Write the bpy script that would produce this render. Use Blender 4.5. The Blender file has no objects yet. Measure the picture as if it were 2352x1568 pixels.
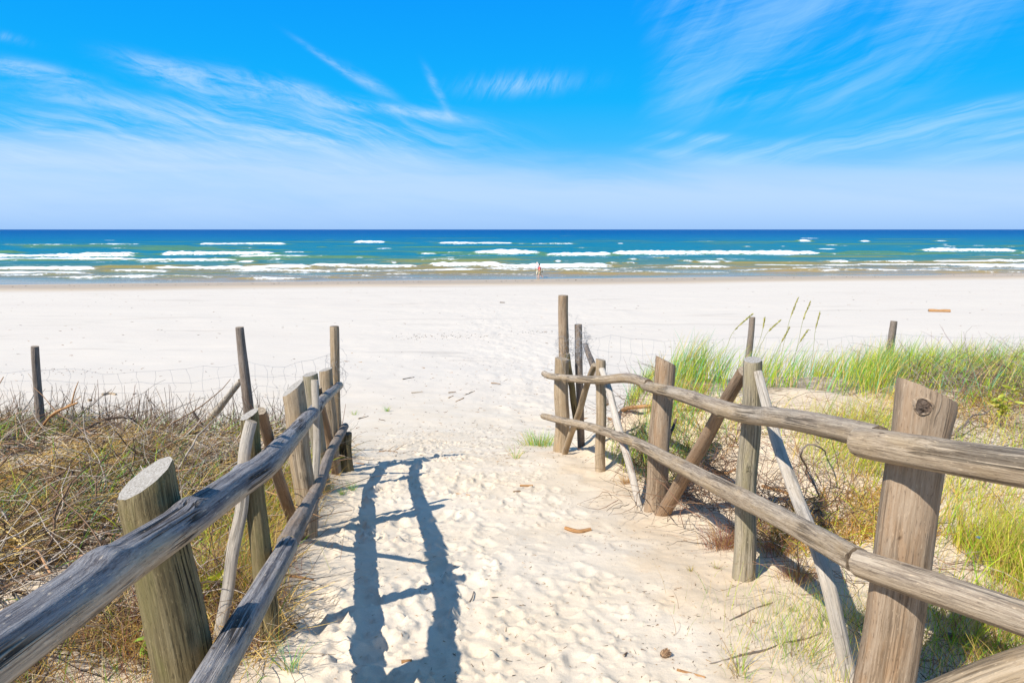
import bpy, math, random
import numpy as np
from mathutils import Vector, Matrix
random.seed(7)
RNG = np.random.default_rng(11)
C = bpy.context.scene.collection
SC = bpy.context.scene

# ------------------------------------------------------------------ camera
ZC = 5.4
PITCH = math.radians(9.308)
CP, SP = math.cos(PITCH), math.sin(PITCH)
F = 1568.0
CAM = np.array([0.0, 0.0, ZC])
cd = bpy.data.cameras.new('camera'); cam = bpy.data.objects.new('camera', cd); C.objects.link(cam)
cd.lens = 24.0; cd.sensor_width = 36.0; cd.clip_start = 0.05; cd.clip_end = 80000
cam.location = (0, 0, ZC); cam.rotation_euler = (math.pi / 2 - PITCH, 0, 0)
SC.camera = cam

def ray(px, py):
    x = (px - 1176.0) / F; y = (784.0 - py) / F
    return np.array([x, CP + y * SP, -SP + y * CP])

def at(px, py, Y):
    d = ray(px, py)
    return Vector(CAM + d * (Y / d[1]))

def sstep(a, b, x):
    t = np.clip((np.asarray(x, float) - a) / (b - a), 0, 1)
    return t * t * (3 - 2 * t)

# ------------------------------------------------------------------ noise
PERM = np.random.default_rng(3).random(65536)
def vnoise(x, y, seed=0):
    xi = np.floor(x).astype(np.int64); yi = np.floor(y).astype(np.int64)
    fx = x - xi; fy = y - yi
    fx = fx * fx * (3 - 2 * fx); fy = fy * fy * (3 - 2 * fy)
    def h(i, j):
        return PERM[((i * 7919 + j * 104729 + seed * 1299721) ^ ((i * 31 + j * 17) << 3)) & 65535]
    a = h(xi, yi); b = h(xi + 1, yi); c = h(xi, yi + 1); d = h(xi + 1, yi + 1)
    return (a + (b - a) * fx) * (1 - fy) + (c + (d - c) * fx) * fy
def fbm(x, y, oct=4, seed=0):
    s = 0; a = 0.5; n = 0
    for o in range(oct):
        s = s + a * vnoise(x, y, seed + o); n += a; a *= 0.5; x = x * 2.03 + 11.3; y = y * 2.03 + 5.7
    return s / n

# ------------------------------------------------------------------ terrain
def prof(tab):
    t = np.array(tab, float)
    yy = np.linspace(t[0, 0], t[-1, 0], 6000) if t[-1, 0] < 400 else np.concatenate([np.linspace(t[0, 0], 90, 5000), np.linspace(90.1, t[-1, 0], 500)])
    zz = np.interp(yy, t[:, 0], t[:, 1])
    k = 41
    w = np.hanning(k); w /= w.sum()
    zz = np.convolve(np.pad(zz, k // 2, mode='edge'), w, mode='valid')
    return yy, zz
FAR = [(22, 4.4), (40, 4.8), (60, 5.15), (75, 5.4), (78, 5.47), (110, 6.6), (180, 8)]
PT = prof([(-40, 0.6), (-10, 1.25), (0, 1.52), (1.93, 1.6), (2.65, 1.7), (3.3, 1.78), (4.1, 1.95), (4.9, 2.07), (6.1, 2.25), (7.1, 2.42), (8.5, 2.8), (10, 3.15), (12, 3.55), (16, 4.05)] + FAR)
RT = prof([(-40, 0.4), (-10, 1.0), (0, 1.5), (2, 1.6), (4, 1.58), (6.5, 1.6), (8, 1.7), (9, 2.15), (10, 2.7), (12, 3.45), (16, 4.05)] + FAR)
LT = prof([(-40, 0.4), (-10, 1.0), (0, 1.45), (2, 1.6), (4, 1.8), (6, 1.98), (7.3, 2.2), (8.5, 2.68), (10, 3.15), (12, 3.55), (16, 4.05)] + FAR)
def right_edge(y):
    return np.interp(y, [0, 2, 5, 6, 7.2, 9, 30], [1.3, 1.25, 1.15, 0.95, .75, .9, 2])
def left_edge(y):
    return -np.interp(y, [0, 2, 2.65, 4.1, 6.3, 9, 30], [.9, .95, 1.0, 1.35, 1.65, 2.0, 3])
def ground(x, y):
    x = np.asarray(x, float); y = np.asarray(y, float)
    yy = y - .157 * x * sstep(18, 60, y)
    p = np.interp(yy, *PT)
    r = np.interp(np.where(y < 16, y, yy), *RT)
    l = np.interp(np.where(y < 16, y, yy), *LT)
    wr = sstep(-.15, 1.1, x - right_edge(y)); wl = sstep(-.1, .8, left_edge(y) - x)
    d = p + (r - p) * wr + (l - p) * wl
    off = np.maximum(wr, wl) * (1 - sstep(7.5, 10, y))
    z = ZC - d + off * .16 * (fbm(x * 1.1 + 40, y * 1.1 + 9, 3, 5) - .5)
    z = z + .25 * (1 - sstep(3, 9, y)) * sstep(5, 9, np.abs(x)) * (fbm(x * .3 + 7, y * .3, 2, 8) - .2)
    return z
def gz(x, y): return float(ground(np.array([x]), np.array([y]))[0])
TT = np.geomspace(.6, 160, 5000)
def hit(px, py):
    d = ray(px, py)
    P = CAM[None] + TT[:, None] * d[None]
    h = P[:, 2] - ground(P[:, 0], P[:, 1])
    i = np.argmax(h < 0)
    if not (h < 0).any(): i = len(TT) - 1
    a, b = h[i - 1], h[i]
    t = TT[i - 1] + (TT[i] - TT[i - 1]) * (a / (a - b) if a != b else 0)
    return Vector(CAM + d * t)

# ------------------------------------------------------------------ shader helpers
def newmat(name):
    m = bpy.data.materials.new(name); m.use_nodes = True
    nt = m.node_tree; nt.nodes.clear()
    return m, nt
class G:
    """small helper round a node tree"""
    def __init__(s, nt): s.nt = nt
    def n(s, typ, **kw):
        nd = s.nt.nodes.new(typ)
        for k, v in kw.items(): setattr(nd, k, v)
        return nd
    def put(s, sock, v):
        if isinstance(v, bpy.types.NodeSocket): s.nt.links.new(v, sock)
        elif v is not None: sock.default_value = v
    def m(s, op, a, b=None, c=None, clamp=False):
        nd = s.n('ShaderNodeMath', operation=op, use_clamp=clamp)
        for i, v in enumerate((a, b, c)):
            if v is not None: s.put(nd.inputs[i], v)
        return nd.outputs[0]
    def vm(s, op, a, b=None):
        nd = s.n('ShaderNodeVectorMath', operation=op)
        s.put(nd.inputs[0], a)
        if b is not None: s.put(nd.inputs[1], b)
        return nd.outputs[0]
    def ss(s, a, b, x, lo=0., hi=1.):
        nd = s.n('ShaderNodeMapRange', interpolation_type='SMOOTHSTEP')
        s.put(nd.inputs[0], x); s.put(nd.inputs[1], a); s.put(nd.inputs[2], b); s.put(nd.inputs[3], lo); s.put(nd.inputs[4], hi)
        return nd.outputs[0]
    def mix(s, f, a, b, blend='MIX'):
        nd = s.n('ShaderNodeMix', data_type='RGBA', blend_type=blend, clamp_factor=True)
        s.put(nd.inputs[0], f); s.put(nd.inputs[6], c4(a)); s.put(nd.inputs[7], c4(b))
        return nd.outputs[2]
    def noise(s, vec, scale, detail=4, rough=.55, dist=0., typ=None):
        nd = s.n('ShaderNodeTexNoise')
        if vec is not None: s.put(nd.inputs['Vector'], vec)
        s.put(nd.inputs['Scale'], scale); s.put(nd.inputs['Detail'], detail); s.put(nd.inputs['Roughness'], rough); s.put(nd.inputs['Distortion'], dist)
        return nd.outputs[0]
    def scale(s, vec, sc):
        nd = s.n('ShaderNodeMapping'); s.put(nd.inputs['Vector'], vec); nd.inputs['Scale'].default_value = sc
        return nd.outputs[0]
    def comb(s, x, y, z):
        nd = s.n('ShaderNodeCombineXYZ')
        for i, v in enumerate((x, y, z)): s.put(nd.inputs[i], v)
        return nd.outputs[0]
    def sep(s, v):
        nd = s.n('ShaderNodeSeparateXYZ'); s.put(nd.inputs[0], v); return nd.outputs
    def ramp(s, f, stops, interp='LINEAR'):
        nd = s.n('ShaderNodeValToRGB'); s.put(nd.inputs[0], f); cr = nd.color_ramp; cr.interpolation = interp
        while len(cr.elements) < len(stops): cr.elements.new(.5)
        for e, (p, c) in zip(cr.elements, stops): e.position = p; e.color = c4(c)
        return nd.outputs[0]
    def attr(s, name):
        nd = s.n('ShaderNodeAttribute', attribute_name=name); return nd
    def pos(s): return s.n('ShaderNodeNewGeometry').outputs['Position']
    def bsdf(s, color, rough=.8, spec=.3, bump=None, bstr=.3, bdist=.01, ior=None, normal=None):
        b = s.n('ShaderNodeBsdfPrincipled')
        s.put(b.inputs['Base Color'], c4(color)); s.put(b.inputs['Roughness'], rough); s.put(b.inputs['Specular IOR Level'], spec)
        if ior: b.inputs['IOR'].default_value = ior
        if bump is not None:
            bp = s.n('ShaderNodeBump'); bp.inputs['Strength'].default_value = bstr; bp.inputs['Distance'].default_value = bdist
            s.put(bp.inputs['Height'], bump); s.nt.links.new(bp.outputs[0], b.inputs['Normal'])
        return b
    def out(s, sh):
        o = s.n('ShaderNodeOutputMaterial'); s.nt.links.new(sh, o.inputs['Surface'])
def c4(v):
    if isinstance(v, (tuple, list)) and len(v) == 3: return (v[0], v[1], v[2], 1)
    return v

# wood ---------------------------------------------------------------
def make_wood(name, light, mid, dark, accent, acc_amt=.5, crack=.6, top=None, top_amt=0., fine=70, stretch=.05, bump=.5):
    m, nt = newmat(name); g = G(nt)
    gc = g.attr('gc').outputs['Vector']
    v1 = g.scale(gc, (1, 1, stretch))
    n1a = g.noise(v1, fine * 2.9, 5, .75, .2)
    n1b = g.noise(g.scale(gc, (1, 1, stretch * .7)), fine * .6, 4, .6, .5)
    n1 = g.m('ADD', g.m('MULTIPLY', n1a, .62), g.m('MULTIPLY', n1b, .38))
    n2 = g.noise(g.scale(gc, (1, 1, .25)), 14, 4, .6, .4)
    n3 = g.noise(g.scale(gc, (1, 1, .35)), 5.5, 3, .55)
    col = g.ramp(n1, [(.36, dark), (.47, mid), (.60, light)])
    col = g.mix(g.m('MULTIPLY', g.ss(.45, .66, n2), acc_amt), col, accent)
    col = g.mix(g.ss(.35, .75, n3, 0, .45), col, g.mix(.5, mid, light))
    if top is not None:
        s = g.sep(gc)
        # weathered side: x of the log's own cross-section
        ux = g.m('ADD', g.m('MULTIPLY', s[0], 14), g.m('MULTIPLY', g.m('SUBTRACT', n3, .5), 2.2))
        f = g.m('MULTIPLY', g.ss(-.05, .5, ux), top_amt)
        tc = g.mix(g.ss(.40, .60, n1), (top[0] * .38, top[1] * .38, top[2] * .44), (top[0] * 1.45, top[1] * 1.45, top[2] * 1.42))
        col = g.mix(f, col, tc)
    # drying cracks
    n4 = g.noise(g.scale(gc, (1, 1, .022)), 46, 3, .5, .5)
    ck = g.ss(.010, .062, g.m('ABSOLUTE', g.m('SUBTRACT', n4, .53)))
    msk = g.ss(.46, .6, g.noise(g.scale(gc, (1, 1, .3)), 9, 2, .5))
    ckm = g.m('MULTIPLY', g.m('SUBTRACT', 1.0, ck), g.m('MULTIPLY', msk, crack))
    col = g.mix(ckm, col, (dark[0] * .25, dark[1] * .25, dark[2] * .25))
    n6 = g.noise(g.scale(gc, (1, 1, .22)), 170, 2, .6)
    col = g.mix(g.ss(.60, .70, n6, 0, .42), col, (dark[0] * .6, dark[1] * .55, dark[2] * .5))
    col = g.mix(g.ss(.37, .28, n6, 0, .5), col, (min(1, light[0] * 1.35), min(1, light[1] * 1.32), min(1, light[2] * 1.25)))
    # small knots and insect specks
    n5 = g.noise(g.scale(gc, (1, 1, .5)), 26, 2, .5)
    col = g.mix(g.ss(.71, .77, n5, 0, .75), col, (dark[0] * .5, dark[1] * .42, dark[2] * .38))
    h = g.m('SUBTRACT', g.m('ADD', g.m('MULTIPLY', n1, 1.3), g.m('MULTIPLY', n2, .5)), g.m('MULTIPLY', ckm, 1.4))
    b = g.bsdf(col, .82, .2, h, bump, .009)
    g.out(b.outputs[0]); return m
def make_endgrain(name, light, dark):
    m, nt = newmat(name); g = G(nt)
    gc = g.attr('gc').outputs['Vector']; s = g.sep(gc)
    p = g.comb(s[0], s[1], 0.)
    r = g.vm('LENGTH', p) if False else None
    ln = g.n('ShaderNodeVectorMath', operation='LENGTH'); g.put(ln.inputs[0], p)
    w = g.m('SINE', g.m('ADD', g.m('MULTIPLY', ln.outputs['Value'], 900), g.m('MULTIPLY', g.noise(p, 30, 3), 9)))
    nn = g.noise(g.vm('ADD', p, gc), 60, 5, .7)
    col = g.ramp(g.m('ADD', g.m('MULTIPLY', w, .045), nn), [(.3, dark), (.68, light)])
    b = g.bsdf(col, .85, .2, nn, .6, .004)
    g.out(b.outputs[0]); return m
W = {}
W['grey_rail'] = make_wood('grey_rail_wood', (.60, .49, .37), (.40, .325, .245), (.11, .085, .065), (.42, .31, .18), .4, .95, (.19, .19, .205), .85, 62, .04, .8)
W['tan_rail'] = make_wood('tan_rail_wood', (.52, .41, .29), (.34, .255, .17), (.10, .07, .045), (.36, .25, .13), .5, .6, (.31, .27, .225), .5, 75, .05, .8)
W['olive'] = make_wood('olive_post_wood', (.30, .24, .13), (.17, .13, .062), (.040, .030, .016), (.17, .16, .05), .5, .95, None, 0, 60, .025, .8)
W['brown'] = make_wood('brown_post_wood', (.42, .325, .235), (.275, .195, .125), (.11, .075, .048), (.36, .20, .09), .5, .35, None, 0, 55, .05)
W['tan'] = make_wood('tan_post_wood', (.46, .36, .25), (.31, .23, .145), (.13, .09, .055), (.36, .24, .12), .5, .4, None, 0, 60, .04)
W['greygreen'] = make_wood('greygreen_post_wood', (.40, .34, .25), (.27, .225, .155), (.09, .075, .05), (.25, .21, .09), .5, .5, None, 0, 60, .04)
W['pale'] = make_wood('pale_plank_wood', (.54, .48, .41), (.42, .37, .31), (.19, .16, .13), (.42, .33, .22), .4, .5, None, 0, 70, .03)
W['redbrown'] = make_wood('redbrown_brace_wood', (.37, .265, .175), (.26, .17, .105), (.10, .06, .04), (.30, .17, .085), .5, .3, None, 0, 60, .05)
W['greybark'] = make_wood('grey_bark_wood', (.30, .25, .21), (.20, .16, .13), (.07, .055, .045), (.24, .16, .10), .5, .4, None, 0, 90, .1)
W['darkbark'] = make_wood('dark_bark_wood', (.16, .12, .09), (.09, .065, .05), (.03, .022, .018), (.16, .09, .05), .5, .3, None, 0, 90, .1)
W['orangewood'] = make_wood('orange_bark_wood', (.50, .29, .13), (.36, .19, .08), (.15, .07, .035), (.42, .2, .07), .5, .3, None, 0, 90, .1)
END = make_endgrain('weathered_end_grain', (.44, .41, .37), (.17, .145, .115))
ENDDARK = make_endgrain('dark_end_grain', (.20, .15, .10), (.05, .035, .025))
ENDTAN = make_endgrain('tan_end_grain', (.42, .34, .25), (.16, .12, .08))

# ------------------------------------------------------------------ object helpers
def tag(o, label=None, cat=None, group=None, kind=None):
    if label: o['label'] = label
    if cat: o['category'] = cat
    if group: o['group'] = group
    if kind: o['kind'] = kind
    return o
def empty(name, loc, label, cat, group=None):
    o = bpy.data.objects.new(name, None); C.objects.link(o); o.location = loc; o.empty_display_size = .1
    return tag(o, label, cat, group)
def link(name, me, parent=None):
    o = bpy.data.objects.new(name, me); C.objects.link(o)
    if parent is not None:
        o.parent = parent; o.matrix_parent_inverse = Matrix.Translation(Vector((0, 0, 0)))
        o.location = -ABS(parent)
    return o
def ABS(p):
    v = Vector((0, 0, 0))
    while p is not None: v += p.location; p = p.parent
    return v
def recenter(o):
    """put a single-mesh thing's origin at its lowest middle point"""
    me = o.data; n = len(me.vertices); co = np.empty(n * 3, np.float32); me.vertices.foreach_get('co', co); co = co.reshape(-1, 3)
    c = np.array([(co[:, 0].min() + co[:, 0].max()) / 2, (co[:, 1].min() + co[:, 1].max()) / 2, co[:, 2].min()])
    me.vertices.foreach_set('co', (co - c).astype(np.float32).ravel()); me.update(); o.location = c
    return o
def mesh_np(name, co, faces, mats, smooth=True, attrs=None, matidx=None):
    """co (n,3); faces: (k,4) or (k,3) array, or list of such arrays"""
    me = bpy.data.meshes.new(name)
    co = np.asarray(co, np.float32)
    fl = faces if isinstance(faces, list) else [faces]
    fl = [np.asarray(f, np.int32) for f in fl if len(f)]
    loops = np.concatenate([f.ravel() for f in fl]); tot = np.concatenate([np.full(len(f), f.shape[1], np.int32) for f in fl])
    start = np.concatenate([[0], np.cumsum(tot)[:-1]]).astype(np.int32)
    me.vertices.add(len(co)); me.vertices.foreach_set('co', co.ravel())
    me.loops.add(len(loops)); me.loops.foreach_set('vertex_index', loops)
    me.polygons.add(len(tot)); me.polygons.foreach_set('loop_start', start); me.polygons.foreach_set('loop_total', tot)
    if matidx is not None: me.polygons.foreach_set('material_index', np.asarray(matidx, np.int32))
    for m in (mats if isinstance(mats, (list, tuple)) else [mats]): me.materials.append(m)
    me.polygons.foreach_set('use_smooth', np.full(len(tot), smooth, bool))
    for k, v in (attrs or {}).items():
        v = np.asarray(v, np.float32)
        if v.ndim == 1: a = me.attributes.new(k, 'FLOAT', 'POINT'); a.data.foreach_set('value', v)
        elif v.shape[1] == 3: a = me.attributes.new(k, 'FLOAT_VECTOR', 'POINT'); a.data.foreach_set('vector', v.ravel())
        else: a = me.attributes.new(k, 'FLOAT_COLOR', 'POINT'); a.data.foreach_set('color', v.ravel())
    me.update(calc_edges=True); me.validate()
    return me

def spline(pts, rad, seg):
    P = np.array([tuple(p) for p in pts], float); R = np.array(rad, float)
    if len(P) == 2:
        L = np.linalg.norm(P[1] - P[0]); n = max(3, int(L / seg)); t = np.linspace(0, 1, n)
        return P[0] + (P[1] - P[0]) * t[:, None], R[0] + (R[1] - R[0]) * t
    Q = np.vstack([2 * P[0] - P[1], P, 2 * P[-1] - P[-2]])
    out = []; ro = []
    for i in range(len(P) - 1):
        p0, p1, p2, p3 = Q[i], Q[i + 1], Q[i + 2], Q[i + 3]
        n = max(2, int(np.linalg.norm(p2 - p1) / seg)); last = i == len(P) - 2
        t = np.linspace(0, 1, n + 1)[: n + 1 if last else n][:, None]
        out.append(.5 * (2 * p1 + (p2 - p0) * t + (2 * p0 - 5 * p1 + 4 * p2 - p3) * t * t + (3 * p1 - p0 - 3 * p2 + p3) * t ** 3))
        ro.append(R[i] + (R[i + 1] - R[i]) * t[:, 0])
    return np.vstack(out), np.concatenate(ro)

def log_mesh(name, pts, rad, mats, seed=0, sides=28, seg=.025, rough=.05, ref=(1, 0, 0), slant=None, knots=(), flat=1., taper=0.0, ends=True, wob=.0):
    """a tapered, knotty log along pts[0]..pts[-1]; slant=(dir xyz, amount) saws the far end obliquely"""
    r = np.random.default_rng(seed + 100)
    P, R = spline(pts, rad, seg)
    n = len(P)
    T = np.gradient(P, axis=0); T /= np.linalg.norm(T, axis=1)[:, None]
    S = np.concatenate([[0], np.cumsum(np.linalg.norm(np.diff(P, axis=0), axis=1))]); L = S[-1]
    if wob:
        for k in range(3):
            dv = r.normal(size=3); dv -= T[0] * dv.dot(T[0])
            P = P + wob * np.sin(S * (2.2 + 2.7 * k) / max(L, .5) * 2 + r.random() * 6)[:, None] * dv[None] / (1 + k)
        T = np.gradient(P, axis=0); T /= np.linalg.norm(T, axis=1)[:, None]
    U = np.empty_like(P); u = np.array(ref, float)
    for i in range(n):
        u = u - T[i] * u.dot(T[i]); u /= np.linalg.norm(u); U[i] = u
    V = np.cross(T, U)
    th = np.linspace(0, 2 * np.pi, sides, endpoint=False)
    A, SS = np.meshgrid(th, S)
    f = np.zeros_like(A)
    for k in range(7):
        mm = r.integers(1, 5); f += r.normal() / (1 + .3 * mm) * np.sin(mm * A + r.normal() * 6 * SS + r.random() * 6.3)
    for k in range(4): f += .35 * r.normal() * np.sin(r.uniform(4, 16) * SS + r.random() * 6.3)
    g2 = np.zeros_like(A)
    for k in range(6): g2 += r.normal() * np.sin(r.integers(6, 13) * A + r.normal() * 1.5 * SS + r.random() * 6.3)
    RR = R[:, None] * (1 + rough * f * .24 + rough * .30 * g2 + rough * .9 * (fbm(A * 2.2 + seed, SS * 9, 3, seed) - .5) * (.5 + .5 * np.cos(A)) ** .5)
    for (ks, ka, ksz, kh) in knots:
        da = np.angle(np.exp(1j * (A - ka))) * R[:, None]
        RR = RR + kh * np.exp(-((SS - ks * L) ** 2 + da ** 2) / (ksz ** 2))
    # ends slightly rounded
    edge = np.minimum(SS, L - SS); RR = RR * (1 - .035 * np.exp(-(edge / .010) ** 2))
    CX, CY = np.cos(A) * RR, np.sin(A) * RR * flat
    gc = np.stack([CX, CY, SS], -1) + 0
    X = P[:, None, :] + CX[..., None] * U[:, None, :] + CY[..., None] * V[:, None, :]
    if slant is not None:
        d = np.array(slant[0], float); w = sstep(L - .22, L, SS)
        o = (CX[..., None] * U[:, None, :] + CY[..., None] * V[:, None, :]) @ d
        mx = np.abs(o).max() + 1e-6
        X = X - T[:, None, :] * (w * slant[1] * (.5 + .5 * o / mx))[..., None]
    co = [X.reshape(-1, 3)]; gcs = [gc.reshape(-1, 3)]
    idx = np.arange(n * sides).reshape(n, sides)
    q = np.stack([idx[:-1], np.roll(idx[:-1], -1, 1), np.roll(idx[1:], -1, 1), idx[1:]], -1).reshape(-1, 4)
    faces = [q]; mi = [np.zeros(len(q))]
    base = n * sides
    tri = []; quads = []
    for e, ring in ((0, 0), (1, n - 1)):
        ctr = X[ring].mean(0); cg = gc[ring].mean(0)
        co.append(X[ring].copy()); gcs.append(gc[ring].copy()); prev = base + np.arange(sides); base += sides
        for s_ in (.62, .28):
            j = (r.random(sides) - .5) * .0016
            co.append(ctr + (X[ring] - ctr) * s_ + T[ring] * j[:, None]); gcs.append(cg + (gc[ring] - cg) * s_)
            cur = base + np.arange(sides); base += sides
            qq = np.stack([prev, np.roll(prev, -1), np.roll(cur, -1), cur], -1)
            quads.append(qq[:, ::-1] if e == 0 else qq); prev = cur
        co.append(ctr[None]); gcs.append(cg[None]); c0 = base; base += 1
        tt = np.stack([prev, np.roll(prev, -1), np.full(sides, c0)], -1); tri.append(tt[:, ::-1] if e == 0 else tt)
    faces += [np.vstack(quads), np.vstack(tri)]
    mi += [np.ones(len(faces[1])), np.ones(len(faces[2]))]
    off = r.random(3) * np.array([0, 0, 40.])
    G_ = np.vstack(gcs); G_[:, 2] += off[2]
    return mesh_np(name, np.vstack(co), faces, mats if isinstance(mats, (list, tuple)) else [mats, END], True, {'gc': G_}, np.concatenate(mi))

# ------------------------------------------------------------------ light and sky
SUN_AZ = math.radians(46)     # direction the light travels, from +Y towards +X
SUN_EL = math.radians(46)
sd = bpy.data.lights.new('sun', 'SUN'); sun = bpy.data.objects.new('sun', sd); C.objects.link(sun)
sd.energy = 5.0; sd.angle = math.radians(.53); sd.color = (1.0, .95, .86)
dv = Vector((math.sin(SUN_AZ) * math.cos(SUN_EL), math.cos(SUN_AZ) * math.cos(SUN_EL), -math.sin(SUN_EL)))
sun.rotation_euler = dv.to_track_quat('-Z', 'Y').to_euler(); sun.location = (-10, -10, 20)

def build_world():
    w = bpy.data.worlds.new('World'); SC.world = w; w.use_nodes = True
    nt = w.node_tree; nt.nodes.clear(); g = G(nt)
    sky = g.n('ShaderNodeTexSky', sky_type='NISHITA'); sky.sun_disc = False
    sky.sun_elevation = SUN_EL; sky.sun_rotation = math.pi + SUN_AZ
    sky.air_density = 1.0; sky.dust_density = .4; sky.ozone_density = 2.0
    d = g.n('ShaderNodeTexCoord').outputs['Generated']
    s = g.sep(d)
    el = g.m('MULTIPLY', g.m('ARCSINE', s[2]), 180 / math.pi)
    az = g.m('MULTIPLY', g.m('ARCTAN2', s[0], s[1]), 180 / math.pi)
    def L(r_, g_, b_):
        f = lambda v: ((v / 255 + .055) / 1.055) ** 2.4 if v > 10 else v / 255 / 12.92
        return (f(r_), f(g_), f(b_))
    t = g.m('DIVIDE', el, 90.0)
    E = lambda a: a / 90
    clear = g.ramp(t, [(0, L(140, 190, 250)), (E(1.5), L(150, 198, 255)), (E(4), L(120, 200, 255)), (E(7), L(55, 188, 255)), (E(10), L(0, 180, 255)), (E(14), L(0, 168, 255)), (E(18), L(0, 156, 255)), (E(24), L(40, 150, 240)), (E(40), L(90, 140, 205)), (1, L(95, 135, 185))])
    nis = g.mix(1.0, sky.outputs[0], (.1, .1, .1), 'MULTIPLY')
    clear = g.mix(.03, clear, nis)
    # ---- high cirrus, mapped on a sheet seen edge-on: height over the horizon along +Y
    el0 = el
    el = g.m('MULTIPLY', g.m('ARCTAN2', s[2], g.m('MAXIMUM', g.m('ABSOLUTE', s[1]), .03)), 180 / math.pi)
    def wisp(ang, sx, sy, warp, detail=6, rough=.6, off=(0, 0), dist=.35):
        ca, sa = math.cos(math.radians(ang)), math.sin(math.radians(ang))
        u = g.m('ADD', g.m('MULTIPLY', az, ca), g.m('MULTIPLY', el, sa))
        v = g.m('SUBTRACT', g.m('MULTIPLY', el, ca), g.m('MULTIPLY', az, sa))
        p = g.comb(g.m('ADD', u, off[0]), g.m('ADD', v, off[1]), 0.)
        w1 = g.noise(p, .10, 3, .5)
        v2 = g.m('ADD', v, g.m('MULTIPLY', g.m('SUBTRACT', w1, .5), warp))
        p2 = g.comb(g.m('ADD', g.m('MULTIPLY', u, sx), off[0]), g.m('ADD', g.m('MULTIPLY', v2, sy), off[1]), .37)
        return g.noise(p2, 1.0, detail, rough, dist)
    def blob(a0, e0, ra, re, ang=0., pw=1.0):
        ca, sa = math.cos(math.radians(ang)), math.sin(math.radians(ang))
        x = g.m('SUBTRACT', az, a0); y = g.m('SUBTRACT', el, e0)
        u = g.m('DIVIDE', g.m('ADD', g.m('MULTIPLY', x, ca), g.m('MULTIPLY', y, sa)), ra)
        v = g.m('DIVIDE', g.m('SUBTRACT', g.m('MULTIPLY', y, ca), g.m('MULTIPLY', x, sa)), re)
        r2 = g.m('ADD', g.m('MULTIPLY', u, u), g.m('MULTIPLY', v, v))
        return g.m('EXPONENT', g.m('MULTIPLY', r2, -pw))
    nL = wisp(-20, .085, .95, 3.4, 9, .70)
    nL2 = wisp(-13, .16, 1.3, 2.6, 9, .70, (31, 7))
    nR = wisp(44, .040, .40, 5.0, 8, .60, (5, 50))
    nR2 = wisp(20, .06, .75, 3.0, 9, .68, (17, 90))
    nF = wisp(62, .30, 1.5, 2.0, 8, .68, (3, 33))
    nH = wisp(-4, .045, .42, 2.0, 5, .55, (9, 70))
    nT = wisp(-20, .30, .95, 2.2, 9, .72, (61, 17), .45)
    add = lambda *a: a[0] if len(a) == 1 else g.m('ADD', a[0], add(*a[1:]))
    mul = lambda a, b: g.m('MULTIPLY', a, b)
    # left bank of streaked cirrus, upper edge ragged
    edge = g.m('ADD', el, mul(g.m('SUBTRACT', nL2, .5), 5.0))
    leftm = mul(g.ss(6, -14, az), g.ss(12.0, 9.2, g.m('ADD', edge, mul(g.m('ABSOLUTE', g.m('ADD', az, 22)), .10))))
    cl = mul(leftm, g.ss(.39, .69, add(mul(nL, .62), mul(nL2, .38))))
    cl = mul(cl, g.ss(2.5, 7.5, el, .12, .95))
    # brighter tufts on that bank
    tuft = add(blob(-34, 12.3, 3.8, .7, -14), blob(-25.5, 12.0, 3.6, .9, -20), blob(-20.5, 11.2, 4.0, 1.0, -14), blob(-15.5, 10.4, 3.0, .7, -18), blob(-8.5, 9.3, 6.0, .40, -7), mul(blob(-30, 10, 6, .8, -10), .7), mul(blob(-17, 7.2, 4.5, .5, -3), .8), mul(blob(-14.6, 13.2, 2.6, .26, -34), .65), mul(blob(-11.2, 11.4, 2.4, .5, -30), .7), mul(blob(-6.0, 10.9, 1.7, .35, -62), .8))
    cl2 = mul(g.ss(0, 1, tuft), g.ss(.37, .66, add(mul(nT, .65), mul(nL2, .35))))
    feat = mul(add(blob(.6, 11.3, 4.2, .75, 3, 1.3), mul(blob(-35.2, 14.8, 1.2, .3, -20), .5)), g.ss(.30, .74, nF))
    # fan at the upper right
    rm = mul(g.ss(9.5, 14, g.m('ADD', az, mul(g.m('SUBTRACT', nR, .5), 6))), g.ss(7.0, 10.5, g.m('ADD', el, mul(g.m('SUBTRACT', az, 14), -.02))))
    rm = mul(rm, g.ss(36, 24, g.m('SUBTRACT', az, mul(g.m('SUBTRACT', el, 12), 1.0))))
    cr = mul(mul(rm, g.ss(.37, .68, add(mul(nR, .5), mul(nR2, .5)))), .50)
    rs = add(blob(31, 8.9, 9, .75, 13), blob(36, 8.2, 8, .5, 15), blob(30, 7.4, 11, .7, 8), mul(blob(16, 7.2, 5, .5, -4), .8), mul(blob(16.5, 5.9, 6.5, .8, -4), .9), blob(35, 6.4, 8, .6, 13))
    cr2 = mul(mul(g.ss(0, 1, rs), g.ss(.30, .68, nR2)), .72)
    # pale sheet above the horizon with soft bands
    top = g.m('ADD', 5.5, g.m('ADD', mul(g.ss(4, -30, az), 2.0), mul(g.ss(20, 40, az), .3)))
    he = g.m('SUBTRACT', g.m('ADD', el, mul(g.m('SUBTRACT', nH, .5), 5.2)), top)
    sheet = mul(g.ss(.9, -2.4, he), g.ss(.15, .55, nH, .62, .95))
    sheet = mul(sheet, g.ss(-.5, 3.0, el, .35, 1.0))
    sheet = mul(sheet, .92)
    def over(c, f, colr): return g.mix(f, c, colr)
    col = over(clear, sheet, L(192, 222, 255))
    col = over(col, mul(g.m('MINIMUM', add(cl, mul(cl2, .75)), 1.0), .72), L(205, 232, 255))
    col = over(col, mul(feat, .62), L(195, 230, 255))
    col = over(col, g.m('MINIMUM', add(cr, cr2), 1.0), L(170, 220, 255))
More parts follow.
